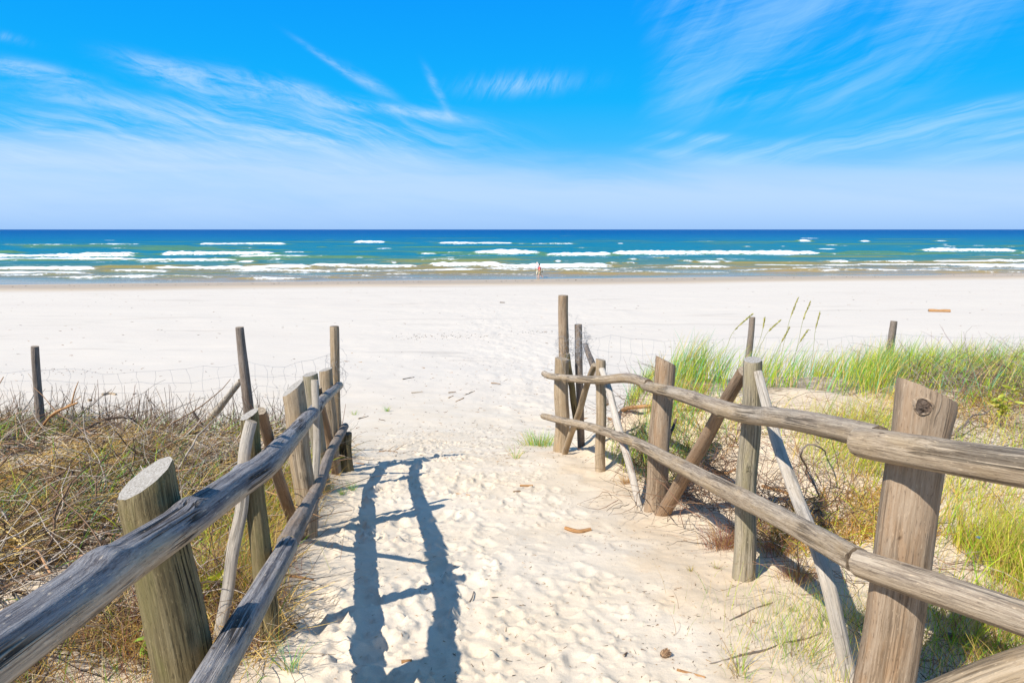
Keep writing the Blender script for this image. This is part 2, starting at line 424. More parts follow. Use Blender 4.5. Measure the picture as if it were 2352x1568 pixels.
    # below the horizon: dull sea colour
    col = g.mix(g.ss(0, -1.0, el0), col, (.05, .16, .25))
    bright = g.mix(1.0, col, (7.4, 7.4, 7.4), 'MULTIPLY')
    for nd in nt.nodes:
        if nd.type == 'MIX': nd.clamp_result = False
    bg = g.n('ShaderNodeBackground'); nt.links.new(bright, bg.inputs[0]); bg.inputs[1].default_value = .1
    o = g.n('ShaderNodeOutputWorld'); nt.links.new(bg.outputs[0], o.inputs[0])
build_world()
SC.view_settings.view_transform = 'Standard'; SC.view_settings.look = 'None'; SC.view_settings.exposure = .45; SC.view_settings.gamma = 1

# ------------------------------------------------------------------ sand
def sand_material():
    m, nt = newmat('beach_sand'); g = G(nt)
    P = g.pos(); s = g.sep(P)
    wet = g.attr('wet').outputs['Fac']; lit = g.attr('litter').outputs['Fac']; bank = g.attr('bank').outputs['Fac']
    far = g.ss(8, 22, s[1])
    n1 = g.noise(P, 1.3, 4, .6); n2 = g.noise(P, 16, 5, .65); n3 = g.noise(P, 240, 3, .7)
    near_c = g.mix(g.ss(.35, .68, n1), (.63, .52, .385), (.675, .575, .45))
    bankc = g.mix(g.ss(.4, .6, n1), (.61, .475, .325), (.62, .50, .36))
    near_c = g.mix(g.m('MULTIPLY', bank, .85), near_c, bankc)
    fs = g.noise(g.scale(P, (.05, .22, 1)), 1, 5, .6)
    far_c = g.mix(g.ss(.35, .7, fs), (.60, .535, .455), (.58, .515, .44))
    pat = g.noise(g.scale(P, (.10, .5, 1)), 1, 4, .62, .6)
    far_c = g.mix(g.ss(.58, .70, pat, 0, .6), far_c, (.46, .405, .345))
    sp = g.noise(g.scale(P, (1.2, 3.0, 1)), 1, 4, .7)
    far_c = g.mix(g.ss(.66, .76, sp, 0, .4), far_c, (.60, .47, .34))
    col = g.mix(far, near_c, far_c)
    grain = g.ramp(n3, [(.25, (.72, .70, .68)), (.5, (1, 1, 1)), (.8, (1.06, 1.05, 1.04))])
    col = g.mix(.8, col, grain, 'MULTIPLY')
    col = g.mix(g.ss(.60, .78, n2, 0, .28), col, (.52, .40, .27))
    ln = g.noise(P, 22, 5, .7)
    litc = g.ramp(ln, [(.34, (.022, .016, .010)), (.5, (.13, .085, .045)), (.68, (.36, .26, .14))])
    lf = g.ss(.42, .62, g.m('ADD', g.m('MULTIPLY', lit, .55), g.m('MULTIPLY', n2, .55)))
    col = g.mix(g.m('MULTIPLY', lf, .85), col, litc)
    wetc = g.mix(g.ss(.3, .7, g.noise(g.scale(P, (.04, .3, 1)), 1, 4)), (.47, .355, .235), (.40, .30, .195))
    col = g.mix(wet, col, wetc)
    rough = g.ss(.75, 1.0, wet, .95, .5)
    bump = g.m('ADD', g.m('ADD', g.m('MULTIPLY', n2, .7), g.m('MULTIPLY', n3, .22)), g.m('MULTIPLY', g.noise(P, 55, 4, .7), .5))
    bump = g.m('MULTIPLY', bump, g.ss(.2, .8, wet, 1, .05))
    b = g.bsdf(col, rough, .25, bump, .55, .012)
    g.out(b.outputs[0]); return m

def stamp_field(xs, ys):
    """trampled sand: footprints, kicked ridges, clods"""
    X, Y = np.meshgrid(xs, ys)
    inpath = sstep(-.25, .35, X - left_edge(Y)) * sstep(-.05, .30, right_edge(Y) - .38 + .22 * (fbm(X * 3 + 1, Y * 3, 3, 14) - .5) * 2 - X)
    away = sstep(13, 8.0, Y) if False else 1 - sstep(8.0, 14, Y)
    a = inpath * away
    Z = .024 * (fbm(X * 2.6, Y * 2.0, 4, 21) - .5) * a
    Z += .017 * (fbm(X * 7.0 + 3, Y * 5.5, 4, 31) - .5) * a
    # soft ridges across the path
    Z += .010 * a * np.sin(9 * (Y + .55 * X) + 5 * fbm(X * 1.2, Y * 1.2, 2, 41)) * sstep(-.2, .8, X)
    cl = fbm(X * 26, Y * 22, 3, 51)
    Z += .034 * np.clip(cl - .60, 0, 1) * 3 * a * (.35 + .65 * sstep(.45, .6, fbm(X * 1.7 + 9, Y * 1.7, 2, 61)))
    Z *= 1.30 - .78 * sstep(-.5, .6, X)
    r = np.random.default_rng(5)
    N = 520
    FP = np.zeros_like(Z)
    for k in range(N):
        y = r.uniform(.75, 3.2) if k % 3 == 0 else .8 * (12.5 / .8) ** r.random()
        lo, hi = left_edge(y) + .15, right_edge(y) - .25
        if y > 6.5: lo -= .4; hi += .2 * (y - 6)
        x = np.clip(r.normal((lo + hi) / 2 - .15, (hi - lo) * .27), lo, hi)
        ang = r.normal(0, .45); ln = r.uniform(.11, .15); wd = r.uniform(.045, .065); dep = r.uniform(.006, .022) if x < -.1 else r.uniform(.003, .011) * (1 - .5 * sstep(7, 12, y))
        R = .34
        i0, i1 = np.searchsorted(xs, [x - R, x + R]); j0, j1 = np.searchsorted(ys, [y - R, y + R])
        if i1 - i0 < 3 or j1 - j0 < 3: continue
        dx = X[j0:j1, i0:i1] - x; dy = Y[j0:j1, i0:i1] - y
        u = dx * math.cos(ang) - dy * math.sin(ang); v = dx * math.sin(ang) + dy * math.cos(ang)
        q = np.sqrt((u / wd) ** 2 + (v / ln) ** 2)
        q = q * (1 + .34 * (fbm(dx * 18 + k * 3.1, dy * 18, 3, 7) - .5) * 2)
        pit = -dep * (1 - sstep(.55, 1.08, q))
        heel = -.35 * dep * np.exp(-((v + ln * .6) ** 2 + u ** 2) / .002)
        rim = dep * .40 * np.exp(-((q - 1.32) / .25) ** 2) * (.5 + .8 * sstep(-1, 1, v / ln))
        keep = sstep(.9, 1.5, q)
        FP[j0:j1, i0:i1] = FP[j0:j1, i0:i1] * keep + (pit + heel + rim) * np.clip(a[j0:j1, i0:i1] + .25, 0, 1)
    return Z + FP

SURF = {}
def build_sand():
    def seg(a, b, st): return list(np.arange(a, b, st))
    xs = [-900, -600, -420, -300, -220, -170] + seg(-140, -60, 5) + seg(-60, -20, 2) + seg(-20, -7, .5) + seg(-7, -2.4, .07) + seg(-2.4, 2.2, .0135) + seg(2.2, 7, .06) + seg(7, 20, .5) + seg(20, 60, 2) + seg(60, 141, 5) + [170, 220, 300, 420, 600, 900]
    ys = [-40, -25, -15, -8, -5, -3, -2, -1, -.5, 0, .3, .55]
    y = .75
    while y < 150:
        ys.append(y); y += max(.0085, .0042 * y)
    xs = np.array(xs); ys = np.array(ys)
    X, Y = np.meshgrid(xs, ys)
    Z = ground(X, Y)
    Z += stamp_field(xs, ys)
    farm = sstep(8, 16, Y)
    trk = np.exp(-((X - (.9 * np.sin(Y * .09) - .03 * Y)) / (1.1 + .035 * Y)) ** 2) + .8 * np.exp(-((X - (.14 * (Y - 9))) / (.5 + .02 * Y)) ** 2)
    Z += farm * trk * (1 - sstep(30, 60, Y)) * (.06 * (fbm(X * 3.2, Y * 2.2, 3, 171) - .5))
    Z += farm * (.10 * (fbm(X * .5, Y * .5, 4, 71) - .5) + .03 * (fbm(X * 2, Y * 2, 3, 75) - .5)) * (1 - sstep(45, 62, Y - .157 * X))
    # side dunes: fine relief and drifts
    side = 1 - sstep(-.25, .35, X - left_edge(Y)) * sstep(-.15, .65, right_edge(Y) - .25 - X)
    near = 1 - sstep(9, 11, Y)
    Z += side * near * (.07 * (fbm(X * 2.2 + 5, Y * 2.2, 4, 81) - .5) + .02 * (fbm(X * 9, Y * 9, 3, 85) - .5))
    sd_ = Y - .157 * X
    edgew = 73.2 + 5.0 * (fbm(X * .03, Y * .0 + 3, 4, 91) - .5)
    wet = sstep(edgew - 11, edgew - 3.0, sd_ + 2.5 * (fbm(X * .06, Y * .25, 3, 95) - .5))
    lm = np.clip(litter_mask(X, Y), 0, 1)
    bank = sstep(-.50, -.36, X - right_edge(Y) + .45 * (fbm(X * 3 + 1, Y * 3, 4, 14) - .5)) * (1 - sstep(6.5, 8.5, Y)) + .6 * (1 - sstep(-.1, .45, X - left_edge(Y))) * (1 - sstep(6.5, 8.5, Y))
    SURF.update(xs=xs, ys=ys, Z=Z)
    n, mcols = len(ys), len(xs)
    idx = np.arange(n * mcols).reshape(n, mcols)
    q = np.stack([idx[:-1, :-1], idx[:-1, 1:], idx[1:, 1:], idx[1:, :-1]], -1).reshape(-1, 4)
    me = mesh_np('beach_sand', np.stack([X, Y, Z], -1).reshape(-1, 3), q, sand_material(), True, {'wet': wet.ravel(), 'litter': lm.ravel(), 'bank': np.clip(bank, 0, 1).ravel()})
    o = link('sand', me); tag(o, 'pale sandy beach with a trampled path between the fences', None, None, 'structure')
def litter_mask(X, Y):
    l = sstep(.05, .5, left_edge(Y) - X) * (1 - sstep(7.2, 7.9, Y))
    l = l * (.05 + 1.0 * sstep(.40, .54, fbm(X * .95 + 21, Y * 1.15 + 3, 3, 399)))
    r = sstep(.35, .9, X - right_edge(Y)) * (1 - sstep(7.6, 8.6, Y))
    r = r * sstep(.42, .64, fbm(X * .9 + 8, Y * .9 + 4, 3, 105)) * .3
    r2 = sstep(.5, 1.0, X - right_edge(Y)) * sstep(6.0, 6.8, Y) * (1 - sstep(8, 8.6, Y)) * .5
    return np.maximum(l, np.maximum(r, r2))
build_sand()
def surf(x, y):
    """height of the finished sand sheet"""
    xs, ys, Z = SURF['xs'], SURF['ys'], SURF['Z']
    x = np.asarray(x, float); y = np.asarray(y, float)
    i = np.clip(np.searchsorted(xs, x) - 1, 0, len(xs) - 2); j = np.clip(np.searchsorted(ys, y) - 1, 0, len(ys) - 2)
    fx = (x - xs[i]) / (xs[i + 1] - xs[i]); fy = (y - ys[j]) / (ys[j + 1] - ys[j])
    return (Z[j, i] * (1 - fx) + Z[j, i + 1] * fx) * (1 - fy) + (Z[j + 1, i] * (1 - fx) + Z[j + 1, i + 1] * fx) * fy

# ------------------------------------------------------------------ sea
def sea_pt(px, py):
    d = ray(px, py); t = -ZC / d[2]; return d[0] * t, d[1] * t
def build_sea():
    ys = [60.0]
    while ys[-1] < 420: ys.append(ys[-1] + max(.16, .0026 * (ys[-1] - 20)))
    while ys[-1] < 60000: ys.append(ys[-1] * 1.08)
    ys = np.array(ys)
    us = np.concatenate([[-4, -2.5, -1.8, -1.4], np.linspace(-1.15, 1.15, 760), [1.4, 1.8, 2.5, 4]])
    U, Yg = np.meshgrid(us, ys)
    X = U * np.minimum(Yg, 6000 + Yg * .5) * .86
    S = Yg - .157 * X * (1 - sstep(250, 900, Yg))         # distance measured square to the shoreline
    off = S - 75.0
    depthf = sstep(0, 45, off)
    Z = np.zeros_like(X)
    chop = (fbm(X * .22 + 4, S * .5, 4, 201) - .5)
    Z += depthf * (1 - sstep(250, 700, Yg)) * (.38 * chop + .30 * (fbm(X * .035, S * .14, 3, 211) - .5))
    Z += (1 - depthf) * .05 * (fbm(X * .07, S * .4, 3, 221) - .5)
    Z -= .10 * sstep(2, -2, off) if False else 0
    foam = np.zeros_like(X); ridge = np.zeros_like(X)
    rr = np.random.default_rng(17)
    br = []   # x0,x1 (2352 px), base py, height m, foam strength
    A = br.append
    # outer line
    for x0, x1, py, h, f in [(455, 665, 562, 1.0, 1), (0, 230, 563, .5, .55), (200, 330, 562, .5, .7), (808, 892, 558, 1.1, 1), (890, 960, 560, .5, .3), (1000, 1182, 560, .95, 1), (1180, 1325, 561, .6, .75), (1825, 1866, 556, 1.5, 1), (1970, 2000, 556, .9, .9), (2140, 2176, 555, .9, 1), (1620, 1790, 560, .45, .4), (2000, 2130, 557, .4, .35),
                             # middle line
                             (-60, 320, 591, .85, 1), (180, 330, 584, .6, .9), (362, 642, 586, 1.1, 1), (530, 740, 592, .7, .9), (640, 720, 580, .4, .8), (1080, 1245, 584, 1.25, 1), (960, 1090, 583, .6, .35), (1240, 1420, 588, .95, 1), (1400, 1890, 585, 1.15, 1), (1880, 2120, 586, .5, .35), (2108, 2335, 578, 1.15, 1), (2330, 2480, 582, .6, .6), (-120, 60, 582, .9, .2),
                             # inner lines
                             (-60, 330, 598, .6, 1), (300, 560, 600, .55, .9), (545, 590, 603, .5, 1), (960, 1010, 584, .5, .9), (1010, 1050, 593, .35, .7),
                             (-80, 250, 622, .65, 1), (200, 420, 617, .7, .35), (340, 730, 620, .75, 1), (690, 980, 617, .7, .8), (970, 1180, 613, .95, 1), (1090, 1420, 615, .75, 1), (1500, 1700, 618, .4, .6), (1590, 1665, 605, .8, 1), (1650, 1900, 607, .4, .3), (1880, 1960, 605, .55, .8), (1960, 2130, 604, .55, .6), (2120, 2300, 602, .5, .9), (2240, 2420, 601, .5, .9),
                             (-60, 220, 629, .4, .9), (230, 420, 627, .4, .9), (420, 860, 623, .4, .75), (840, 1100, 624, .35, .8), (1100, 1400, 621, .32, .7), (1400, 1720, 617, .3, .7), (1700, 2000, 613, .35, .8), (1950, 2400, 610, .4, .9), (2040, 2200, 618, .3, .5), (2200, 2420, 614, .4, .9),
                             (-60, 200, 635, .18, .6), (200, 520, 640, .16, .5), (500, 900, 635, .16, .55), (850, 1300, 631, .16, .5), (1250, 1700, 627, .16, .6), (1650, 2100, 624, .16, .6), (2050, 2400, 622, .18, .6), (100, 640, 645, .12, .35), (600, 1150, 639, .12, .45), (1050, 1500, 635, .12, .4)]:
        A((x0, x1, py, h, f))
    for k in range(70):
        py = rr.choice([rr.uniform(536, 556), rr.uniform(560, 580), rr.uniform(592, 606)])
        x0 = rr.uniform(-80, 2400); A((x0, x0 + rr.uniform(12, 60), py, rr.uniform(.25, .45), rr.uniform(.5, 1)))
    for k in range(46):
        py = rr.uniform(545, 612); x0 = rr.uniform(-80, 2300); A((x0, x0 + rr.uniform(120, 380), py, rr.uniform(.25, .6), 0))
    for k in range(60):
        py = rr.uniform(613, 642); x0 = rr.uniform(-150, 2300); A((x0, x0 + rr.uniform(150, 600), py - .006 * (x0 - 600), rr.uniform(.16, .30), rr.choice([0, 0, .35, .6])))
    for i, (x0, x1, py, h, f) in enumerate(br):
        wx0, wy0 = sea_pt(x0, py); wx1, wy1 = sea_pt(x1, py)
        sc = ((wy0 + wy1) / 2 - .157 * (wx0 + wx1) / 2) + .3
        # photo lines run level across the picture: keep their own small slant
        dist = (wy0 + wy1) / 2
        h = h * .72; wf = .36 + .5 * h; wb = 1.1 + 2.6 * h
        j0, j1 = np.searchsorted(ys, [min(wy0, wy1) - 16, max(wy0, wy1) + 26])
        Xs = X[j0:j1]; Ys = Yg[j0:j1]
        t = (Xs - wx0) / (wx1 - wx0)
        ew = min(.40, 3 / abs(wx1 - wx0))
        env = sstep(-ew * .4, ew, t) * sstep(1 + ew * .4, 1 - ew, t)
        envr = sstep(-.30, .15, t) * sstep(1.30, .85, t)
        env = env * (.68 + .55 * fbm(Xs * .16 + i * 9, np.zeros_like(Xs) + i, 3, 301))
        line = wy0 + (wy1 - wy0) * t + 1.3 * (vnoise(Xs * .09 + i * 3.3, np.zeros_like(Xs), 303) - .5) * min(1, dist / 120) * 2 + .35 * (vnoise(Xs * .6 + i, np.zeros_like(Xs), 307) - .5)
        d = Ys - line
        pr = np.where(d < 0, np.exp(-(d / wf) ** 2), np.exp(-(d / wb) ** 2))
        hh = h * np.maximum(env, .75 * envr) * pr * (1 + .35 * f * (vnoise(Xs * 1.3 + i, Ys * 1.3, 311) - .5))
        Z[j0:j1] = np.maximum(Z[j0:j1], Z[j0:j1] * .3 + hh) if h > .2 else Z[j0:j1] + hh
        fm = f * env * np.where(d < 0, np.exp(-(d / (wf * 1.7)) ** 2), np.exp(-(d / (wb * .17)) ** 2))
        fm = np.maximum(fm, .50 * f * env * np.where(d < 0, np.exp(d / (2.5 + 5 * h)), np.exp(-(d / (wb * .5)) ** 2)))
        foam[j0:j1] = np.maximum(foam[j0:j1], fm)
        ridge[j0:j1] = np.maximum(ridge[j0:j1], np.clip(.45 + h * 1.2, 0, 1) * envr * np.where(d < 0, np.exp(-(d / (wf * 2)) ** 2), np.exp(-(d / wb) ** 2)))
    # lace of old foam in the surf
    lace = sstep(.56, .72, fbm(X * .12, S * .35, 4, 331)) * sstep(4, 14, off) * (1 - sstep(60, 130, off))
    foam = np.maximum(foam, .42 * lace)
    Z = Z * sstep(-3, 3, off) + (-.03 + .10 * (fbm(X * .03, S * .0 + 7, 3, 341) - .5)) * (1 - sstep(-3, 3, off))
    n, mc = X.shape
    idx = np.arange(n * mc).reshape(n, mc)
    q = np.stack([idx[:-1, :-1], idx[:-1, 1:], idx[1:, 1:], idx[1:, :-1]], -1).reshape(-1, 4)
    m, nt = newmat('sea_water'); g = G(nt)
    P = g.pos(); s = g.sep(P)
    fo = g.attr('foam').outputs['Fac']; rd = g.attr('ridge').outputs['Fac']; of = g.attr('offshore').outputs['Fac']
    lg = g.m('DIVIDE', g.m('LOGARITHM', g.m('ADD', g.m('MAXIMUM', of, 0.), 1.), 10.), 4.0)
    nb = g.noise(g.scale(P, (.010, .045, .1)), 1, 4, .6)
    lgn = g.m('ADD', lg, g.m('MULTIPLY', g.m('SUBTRACT', nb, .5), .12))
    R = lambda d_: math.log10(d_ + 1) / 4
    col = g.ramp(lgn, [(0, (.36, .25, .14)), (R(6), (.30, .21, .10)), (R(16), (.17, .15, .07)), (R(34), (.075, .175, .14)), (R(62), (.012, .165, .23)), (R(160), (.003, .155, .25)), (R(330), (.001, .125, .26)), (R(900), (.0, .075, .24)), (1, (.0, .05, .20))])
    n2 = g.noise(g.scale(P, (.03, .16, .1)), 1, 5, .62)
    olive = g.m('MULTIPLY', g.ss(.46, .64, n2), g.ss(500, 100, of, 0, .6))
    col = g.mix(olive, col, (.055, .165, .115))
    col = g.mix(g.ss(.5, .68, g.noise(g.scale(P, (.06, .5, .1)), 1, 5, .65), 0, .55), col, g.mix(g.ss(15, 60, of), (.10, .12, .10), (.0, .085, .20)))
    gr = g.m('MULTIPLY', g.ss(.25, .8, rd), g.ss(500, 150, of, .35, .85))
    col = g.mix(gr, col, g.mix(g.ss(20, 70, of), (.25, .19, .06), (.085, .185, .075)))
    fn = g.noise(g.scale(P, (1.1, 1.6, 3.0)), 1.3, 6, .75)
    fn2 = g.noise(g.scale(P, (.25, .6, .6)), 1, 4, .6)
    fk = g.m('ADD', g.m('MULTIPLY', fo, .82), g.m('MULTIPLY', g.m('SUBTRACT', g.m('ADD', g.m('MULTIPLY', fn, .6), g.m('MULTIPLY', fn2, .4)), .5), 1.7))
    ff = g.ss(.32, .60, fk)
    # far whitecaps
    wc = g.noise(g.scale(P, (.16, .10, .1)), 1, 3, .6)
    ff = g.m('MAXIMUM', ff, g.m('MULTIPLY', g.ss(.765, .80, wc), g.m('MULTIPLY', g.ss(110, 240, of), g.ss(2500, 900, of))))
    col = g.mix(ff, col, g.mix(g.ss(.35, .65, fn), (.56, .59, .62), (.78, .79, .80)))
    rough = g.mix(ff, g.ss(2, 50, of, .16, .45), (1, 1, 1))
    spec = g.m('MULTIPLY', g.ss(1, 30, of, .26, .05), g.m('SUBTRACT', 1.0, ff))
    w1 = g.noise(g.scale(P, (.5, 1.1, 1)), 1, 4, .6)
    w2 = g.noise(g.scale(P, (2.2, 4.0, 1)), 1, 3, .6)
    hgt = g.m('MULTIPLY', g.m('ADD', w1, g.m('MULTIPLY', w2, .35)), g.ss(0, 40, of, .12, 1.0))
    b = g.bsdf(col, rough, spec, hgt, .8, .30)
    g.out(b.outputs[0])
    me = mesh_np('sea', np.stack([X, Yg, Z], -1).reshape(-1, 3), q, m, True, {'foam': foam.ravel(), 'ridge': ridge.ravel(), 'offshore': np.clip(off, 0, 60000).ravel()})
    o = link('sea', me); tag(o, 'blue green sea with rows of white breakers rolling ashore', None, None, 'structure')
build_sea()
# ------------------------------------------------------------------ fences
LEAN = {}
def post(parent, name, top, base, wpx, mat, seed, slant=None, end=None, wtop=None, dY=0., mid=None, rough=.05, knots=(), sink=.3, sides=30, ref=(1, 0, 0), flat=1., Y=None, label=None, basept=None, wob=.006):
    """post from its foot (on the sand at pixel base) to its head; wpx = width in 2352-px"""
    b = basept if basept is not None else (hit(*base) if Y is None else at(base[0], base[1], Y))
    Yb = b.y
    t = at(top[0], top[1], Yb + dY)
    depth = (Vector(b) - Vector(CAM)).dot(Vector((0, CP, -SP)))
    rb = wpx / 2 / F * depth
    deptht = (t - Vector(CAM)).dot(Vector((0, CP, -SP)))
    rt = (wtop or wpx) / 2 / F * deptht
    ax = (t - b); L = ax.length; ax.normalize()
    foot = b - ax * sink
    pts = [foot, b]; rad = [rb, rb]
    if mid:
        for (mx, my, mw) in mid:
            fy = (base[1] - my) / (base[1] - top[1])
            p = at(mx, my, Yb + dY * fy); pts.append(p); rad.append(mw / 2 / F * (p - Vector(CAM)).dot(Vector((0, CP, -SP))))
    pts.append(t); rad.append(rt)
    me = log_mesh(name, pts, rad, [mat, end or ENDTAN], seed, sides, .022, rough, ref, slant, knots, flat, wob=wob)
    o = link(name, me, parent)
    if label: o['label'] = label
    LEAN[id(o)] = (b, t)
    o_info = dict(obj=o, b=b, t=t, r=(rb + rt) / 2)
    return o_info
def line_at_py(p, py):
    """point of the post axis seen at picture height py"""
    lo, hi = 0., 1.2
    for _ in range(40):
        m = (lo + hi) / 2
        q = p['b'] + (p['t'] - p['b']) * m
        d = q - Vector(CAM); y = (d.y * SP + d.z * CP) / (d.y * CP - d.z * SP)
        if 784 - y * F > py: lo = m
        else: hi = m
    return p['b'] + (p['t'] - p['b']) * lo
def pix(q):
    d = Vector(q) - Vector(CAM); dp = d.y * CP - d.z * SP
    return (1176 + F * d.x / dp, 784 - F * (d.y * SP + d.z * CP) / dp, dp)
def rail(parent, pts, rpx, mat, seed, knots=(), label=None, rough=.06, wob=.010, end=None):
    """pts: (px,py,Y); rpx: widths in px"""
    P = [at(*p) for p in pts]
    R = [w / 2 / F * pix(q)[2] for w, q in zip(rpx, P)]
    me = log_mesh('rail', P, R, [mat, end or ENDTAN], seed, 32, .02, rough, (0, 0, 1), None, knots, wob=wob)
    o = link('rail', me, parent)
    if label: o['label'] = label
    return o

# ---- left fence: posts first
lf = empty('rail_fence', tuple(hit(640, 1400)), 'weathered round-rail fence whose grey rails cast the ladder shadow on the path', 'fence', 'wooden rail fences beside the path')
pL1 = post(lf, 'post', (337, 1050), (466, 1788), 138, W['olive'], 1, slant=((-.75, -.66, 0), .105), end=END, wtop=122, rough=.045, label='thick olive brown post with a slanted pale sawn top')
pL2 = post(lf, 'post', (571, 936), (624, 1471), 50, W['olive'], 2, slant=((-.75, -.66, 0), .05), end=END, wtop=41, label='slim greenish post with algae near its foot')
pL3 = post(lf, 'post', (670, 874), (709, 1230), 45, W['tan'], 3, slant=((-.85, -.5, 0), .09), end=END, wtop=51, knots=[(.62, 2.6, .022, .012), (.55, -1.2, .02, .008)])
pL4 = post(lf, 'post', (713, 856), (744, 1128), 30, W['greygreen'], 4, slant=((-.6, -.7, 0), .02), end=END, wtop=33)
pL5 = post(lf, 'post', (747, 845), (770, 1084), 29, W['tan'], 5, slant=((-.8, -.5, 0), .03), end=END, wtop=30)
Ys = {k: p['b'].y for k, p in zip(('L1', 'L2', 'L3', 'L4', 'L5'), (pL1, pL2, pL3, pL4, pL5))}
def beside(p, py, off, sx):
    """a point beside a post (towards the path) at that picture height"""
    q = line_at_py(p, py); return Vector((q.x + sx * off * .93, q.y - off * .30, q.z))
def put_rail(parent, P, R, mat, seed, **k):
    knots = k.pop('knots', ()); label = k.pop('label', None); end = k.pop('end', ENDTAN); rough = k.pop('rough', .06); wob = k.pop('wob', .0035)
    me = log_mesh('rail', P, R, [mat, end], seed, 34, .018, rough, (0, 0, 1), None, knots, wob=wob)
    o = link('rail', me, parent)
    if label: o['label'] = label
    return o
rt_ = .047
tA = beside(pL2, 1047, pL2['r'] + rt_, 1); tB = at(0, 1495, .99)
top_pts = [tB + (tB - tA) * 1.1, tB, tB.lerp(tA, .2) + Vector((0, 0, .004)), tB.lerp(tA, .45) - Vector((0, 0, .006)), tB.lerp(tA, .72) - Vector((0, 0, .004)),
           beside(pL2, 1047, pL2['r'] + rt_, 1), beside(pL3, 955, pL3['r'] + rt_ * .8, 1), beside(pL4, 915, pL4['r'] + .04, 1), beside(pL5, 890, pL5['r'] + .038, 1)]
top_pts.append(top_pts[-1] + (top_pts[-1] - top_pts[-2]) * .35)
put_rail(lf, top_pts, [.053, .052, .051, .050, .049, .048, .044, .040, .037, .034], W['grey_rail'], 11, knots=[(.285, .4, .05, .016), (.35, .2, .045, .013), (.42, -.8, .04, .01), (.60, .5, .04, .008), (.79, .2, .03, .008), (.88, 2.0, .03, .008)], rough=.075, label='thick blue grey weathered top rail', end=END)
low_pts = [at(420, 1690, 1.42), at(505, 1530, 1.67), beside(pL2, 1275, pL2['r'] + .043, 1), beside(pL3, 1118, pL3['r'] + .043, 1), beside(pL4, 1040, pL4['r'] + .04, 1), beside(pL5, 994, pL5['r'] + .037, 1)]
low_pts.append(low_pts[-1] + (low_pts[-1] - low_pts[-2]) * .5)
low_pts[0] = low_pts[1] + (low_pts[1] - low_pts[2]) * 2.0
mid = low_pts[2].lerp(low_pts[3], .12)
put_rail(lf, low_pts[:3] + [mid], [.046, .045, .043, .041], W['grey_rail'], 12, knots=[(.5, 1., .03, .008)], label='lower grey rail, near half', end=ENDDARK)
put_rail(lf, [mid + (low_pts[3] - mid) * .004] + low_pts[3:], [.044, .042, .040, .038, .034], W['greybark'], 13, knots=[(.3, .5, .03, .008), (.6, .2, .025, .008)], rough=.09, label='lower grey rail, far half')
# braces and planks
def brace(parent, pts, wpx, mat, seed, end=None, flat=.7, label=None, rough=.05, ref=(1, 0, 0), name='brace', slant=None):
    P = [Vector(p) if len(p) == 3 and isinstance(p, Vector) else at(*p) for p in pts]
    R = [w / 2 / F * pix(q)[2] for w, q in zip(wpx, P)]
    me = log_mesh(name, P, R, [mat, end or ENDTAN], seed, 22, .022, rough, ref, slant, (), flat, wob=.006)
    o = link(name, me, parent)
    if label: o['label'] = label
    return o
yl = lambda a, b, f: Ys[a] + (Ys[b] - Ys[a]) * f
brace(lf, [(500, 1490, Ys['L2'] - .06), (541, 1230, Ys['L2'] - .07), (579, 966, Ys['L2'] - .075)], [27, 29, 27], W['pale'], 21, flat=.6, label='pale split plank nailed to the greenish post')
brace(lf, [(735, 1320, Ys['L3'] + .02), (697, 1246, Ys['L3'] - .03), (650, 1140, yl('L2', 'L3', .55)), (594, 945, Ys['L2'] + .15)], [27, 27, 27, 25], W['redbrown'], 22, flat=.8, label='dark brown slanting brace')
brace(lf, [(726, 1235, Ys['L3'] + .18), (726, 1040, Ys['L3'] + .2), (722, 872, Ys['L3'] + .22)], [14, 17, 17], W['pale'], 23, flat=.6, label='pale narrow plank standing upright')
brace(lf, [(775, 1115, Ys['L5'] - .1), (752, 990, yl('L4', 'L5', .6)), (730, 888, yl('L4', 'L5', .2))], [17, 18, 17], W['redbrown'], 24, flat=.8)

# ---- right fence
rf = empty('rail_fence', tuple(hit(1700, 1330)), 'weathered round-rail fence with crossed braces climbing the grassy dune', 'fence', 'wooden rail fences beside the path')
pR1 = post(rf, 'post', (2128, 868), (2012, 1690), 122, W['brown'], 31, slant=((1, .1, 0), .075), end=ENDTAN, wtop=131, mid=[(2037, 1530, 122), (2098, 1091, 119), (2113, 984, 117)], knots=[(.10, 0, .01, .0)], label='thick brown post with a dark knot and a flared sawn top')
pR2 = post(rf, 'post', (1730, 820), (1706, 1325), 49, W['greygreen'], 32, slant=((-.4, -.9, 0), .025), end=END, wtop=41, label='grey green post between two braces', knots=[(.62, -1.7, .02, .008)])
pR3 = post(rf, 'post', (1532, 816), (1501, 1168), 50, W['brown'], 33, slant=((1, .1, 0), .075), wtop=46, label='brown post with a slanted top')
pR4 = post(rf, 'post', (1379, 823), (1379, 1083), 24, W['tan'], 34, slant=((1, .1, 0), .02), wtop=23)
pR5 = post(rf, 'post', (1291, 821), (1289, 1038), 34, W['tan'], 35, slant=((1, .1, 0), .02), wtop=32)
for k, p in zip(('R1', 'R2', 'R3', 'R4', 'R5'), (pR1, pR2, pR3, pR4, pR5)): Ys[k] = p['b'].y
kn = empty
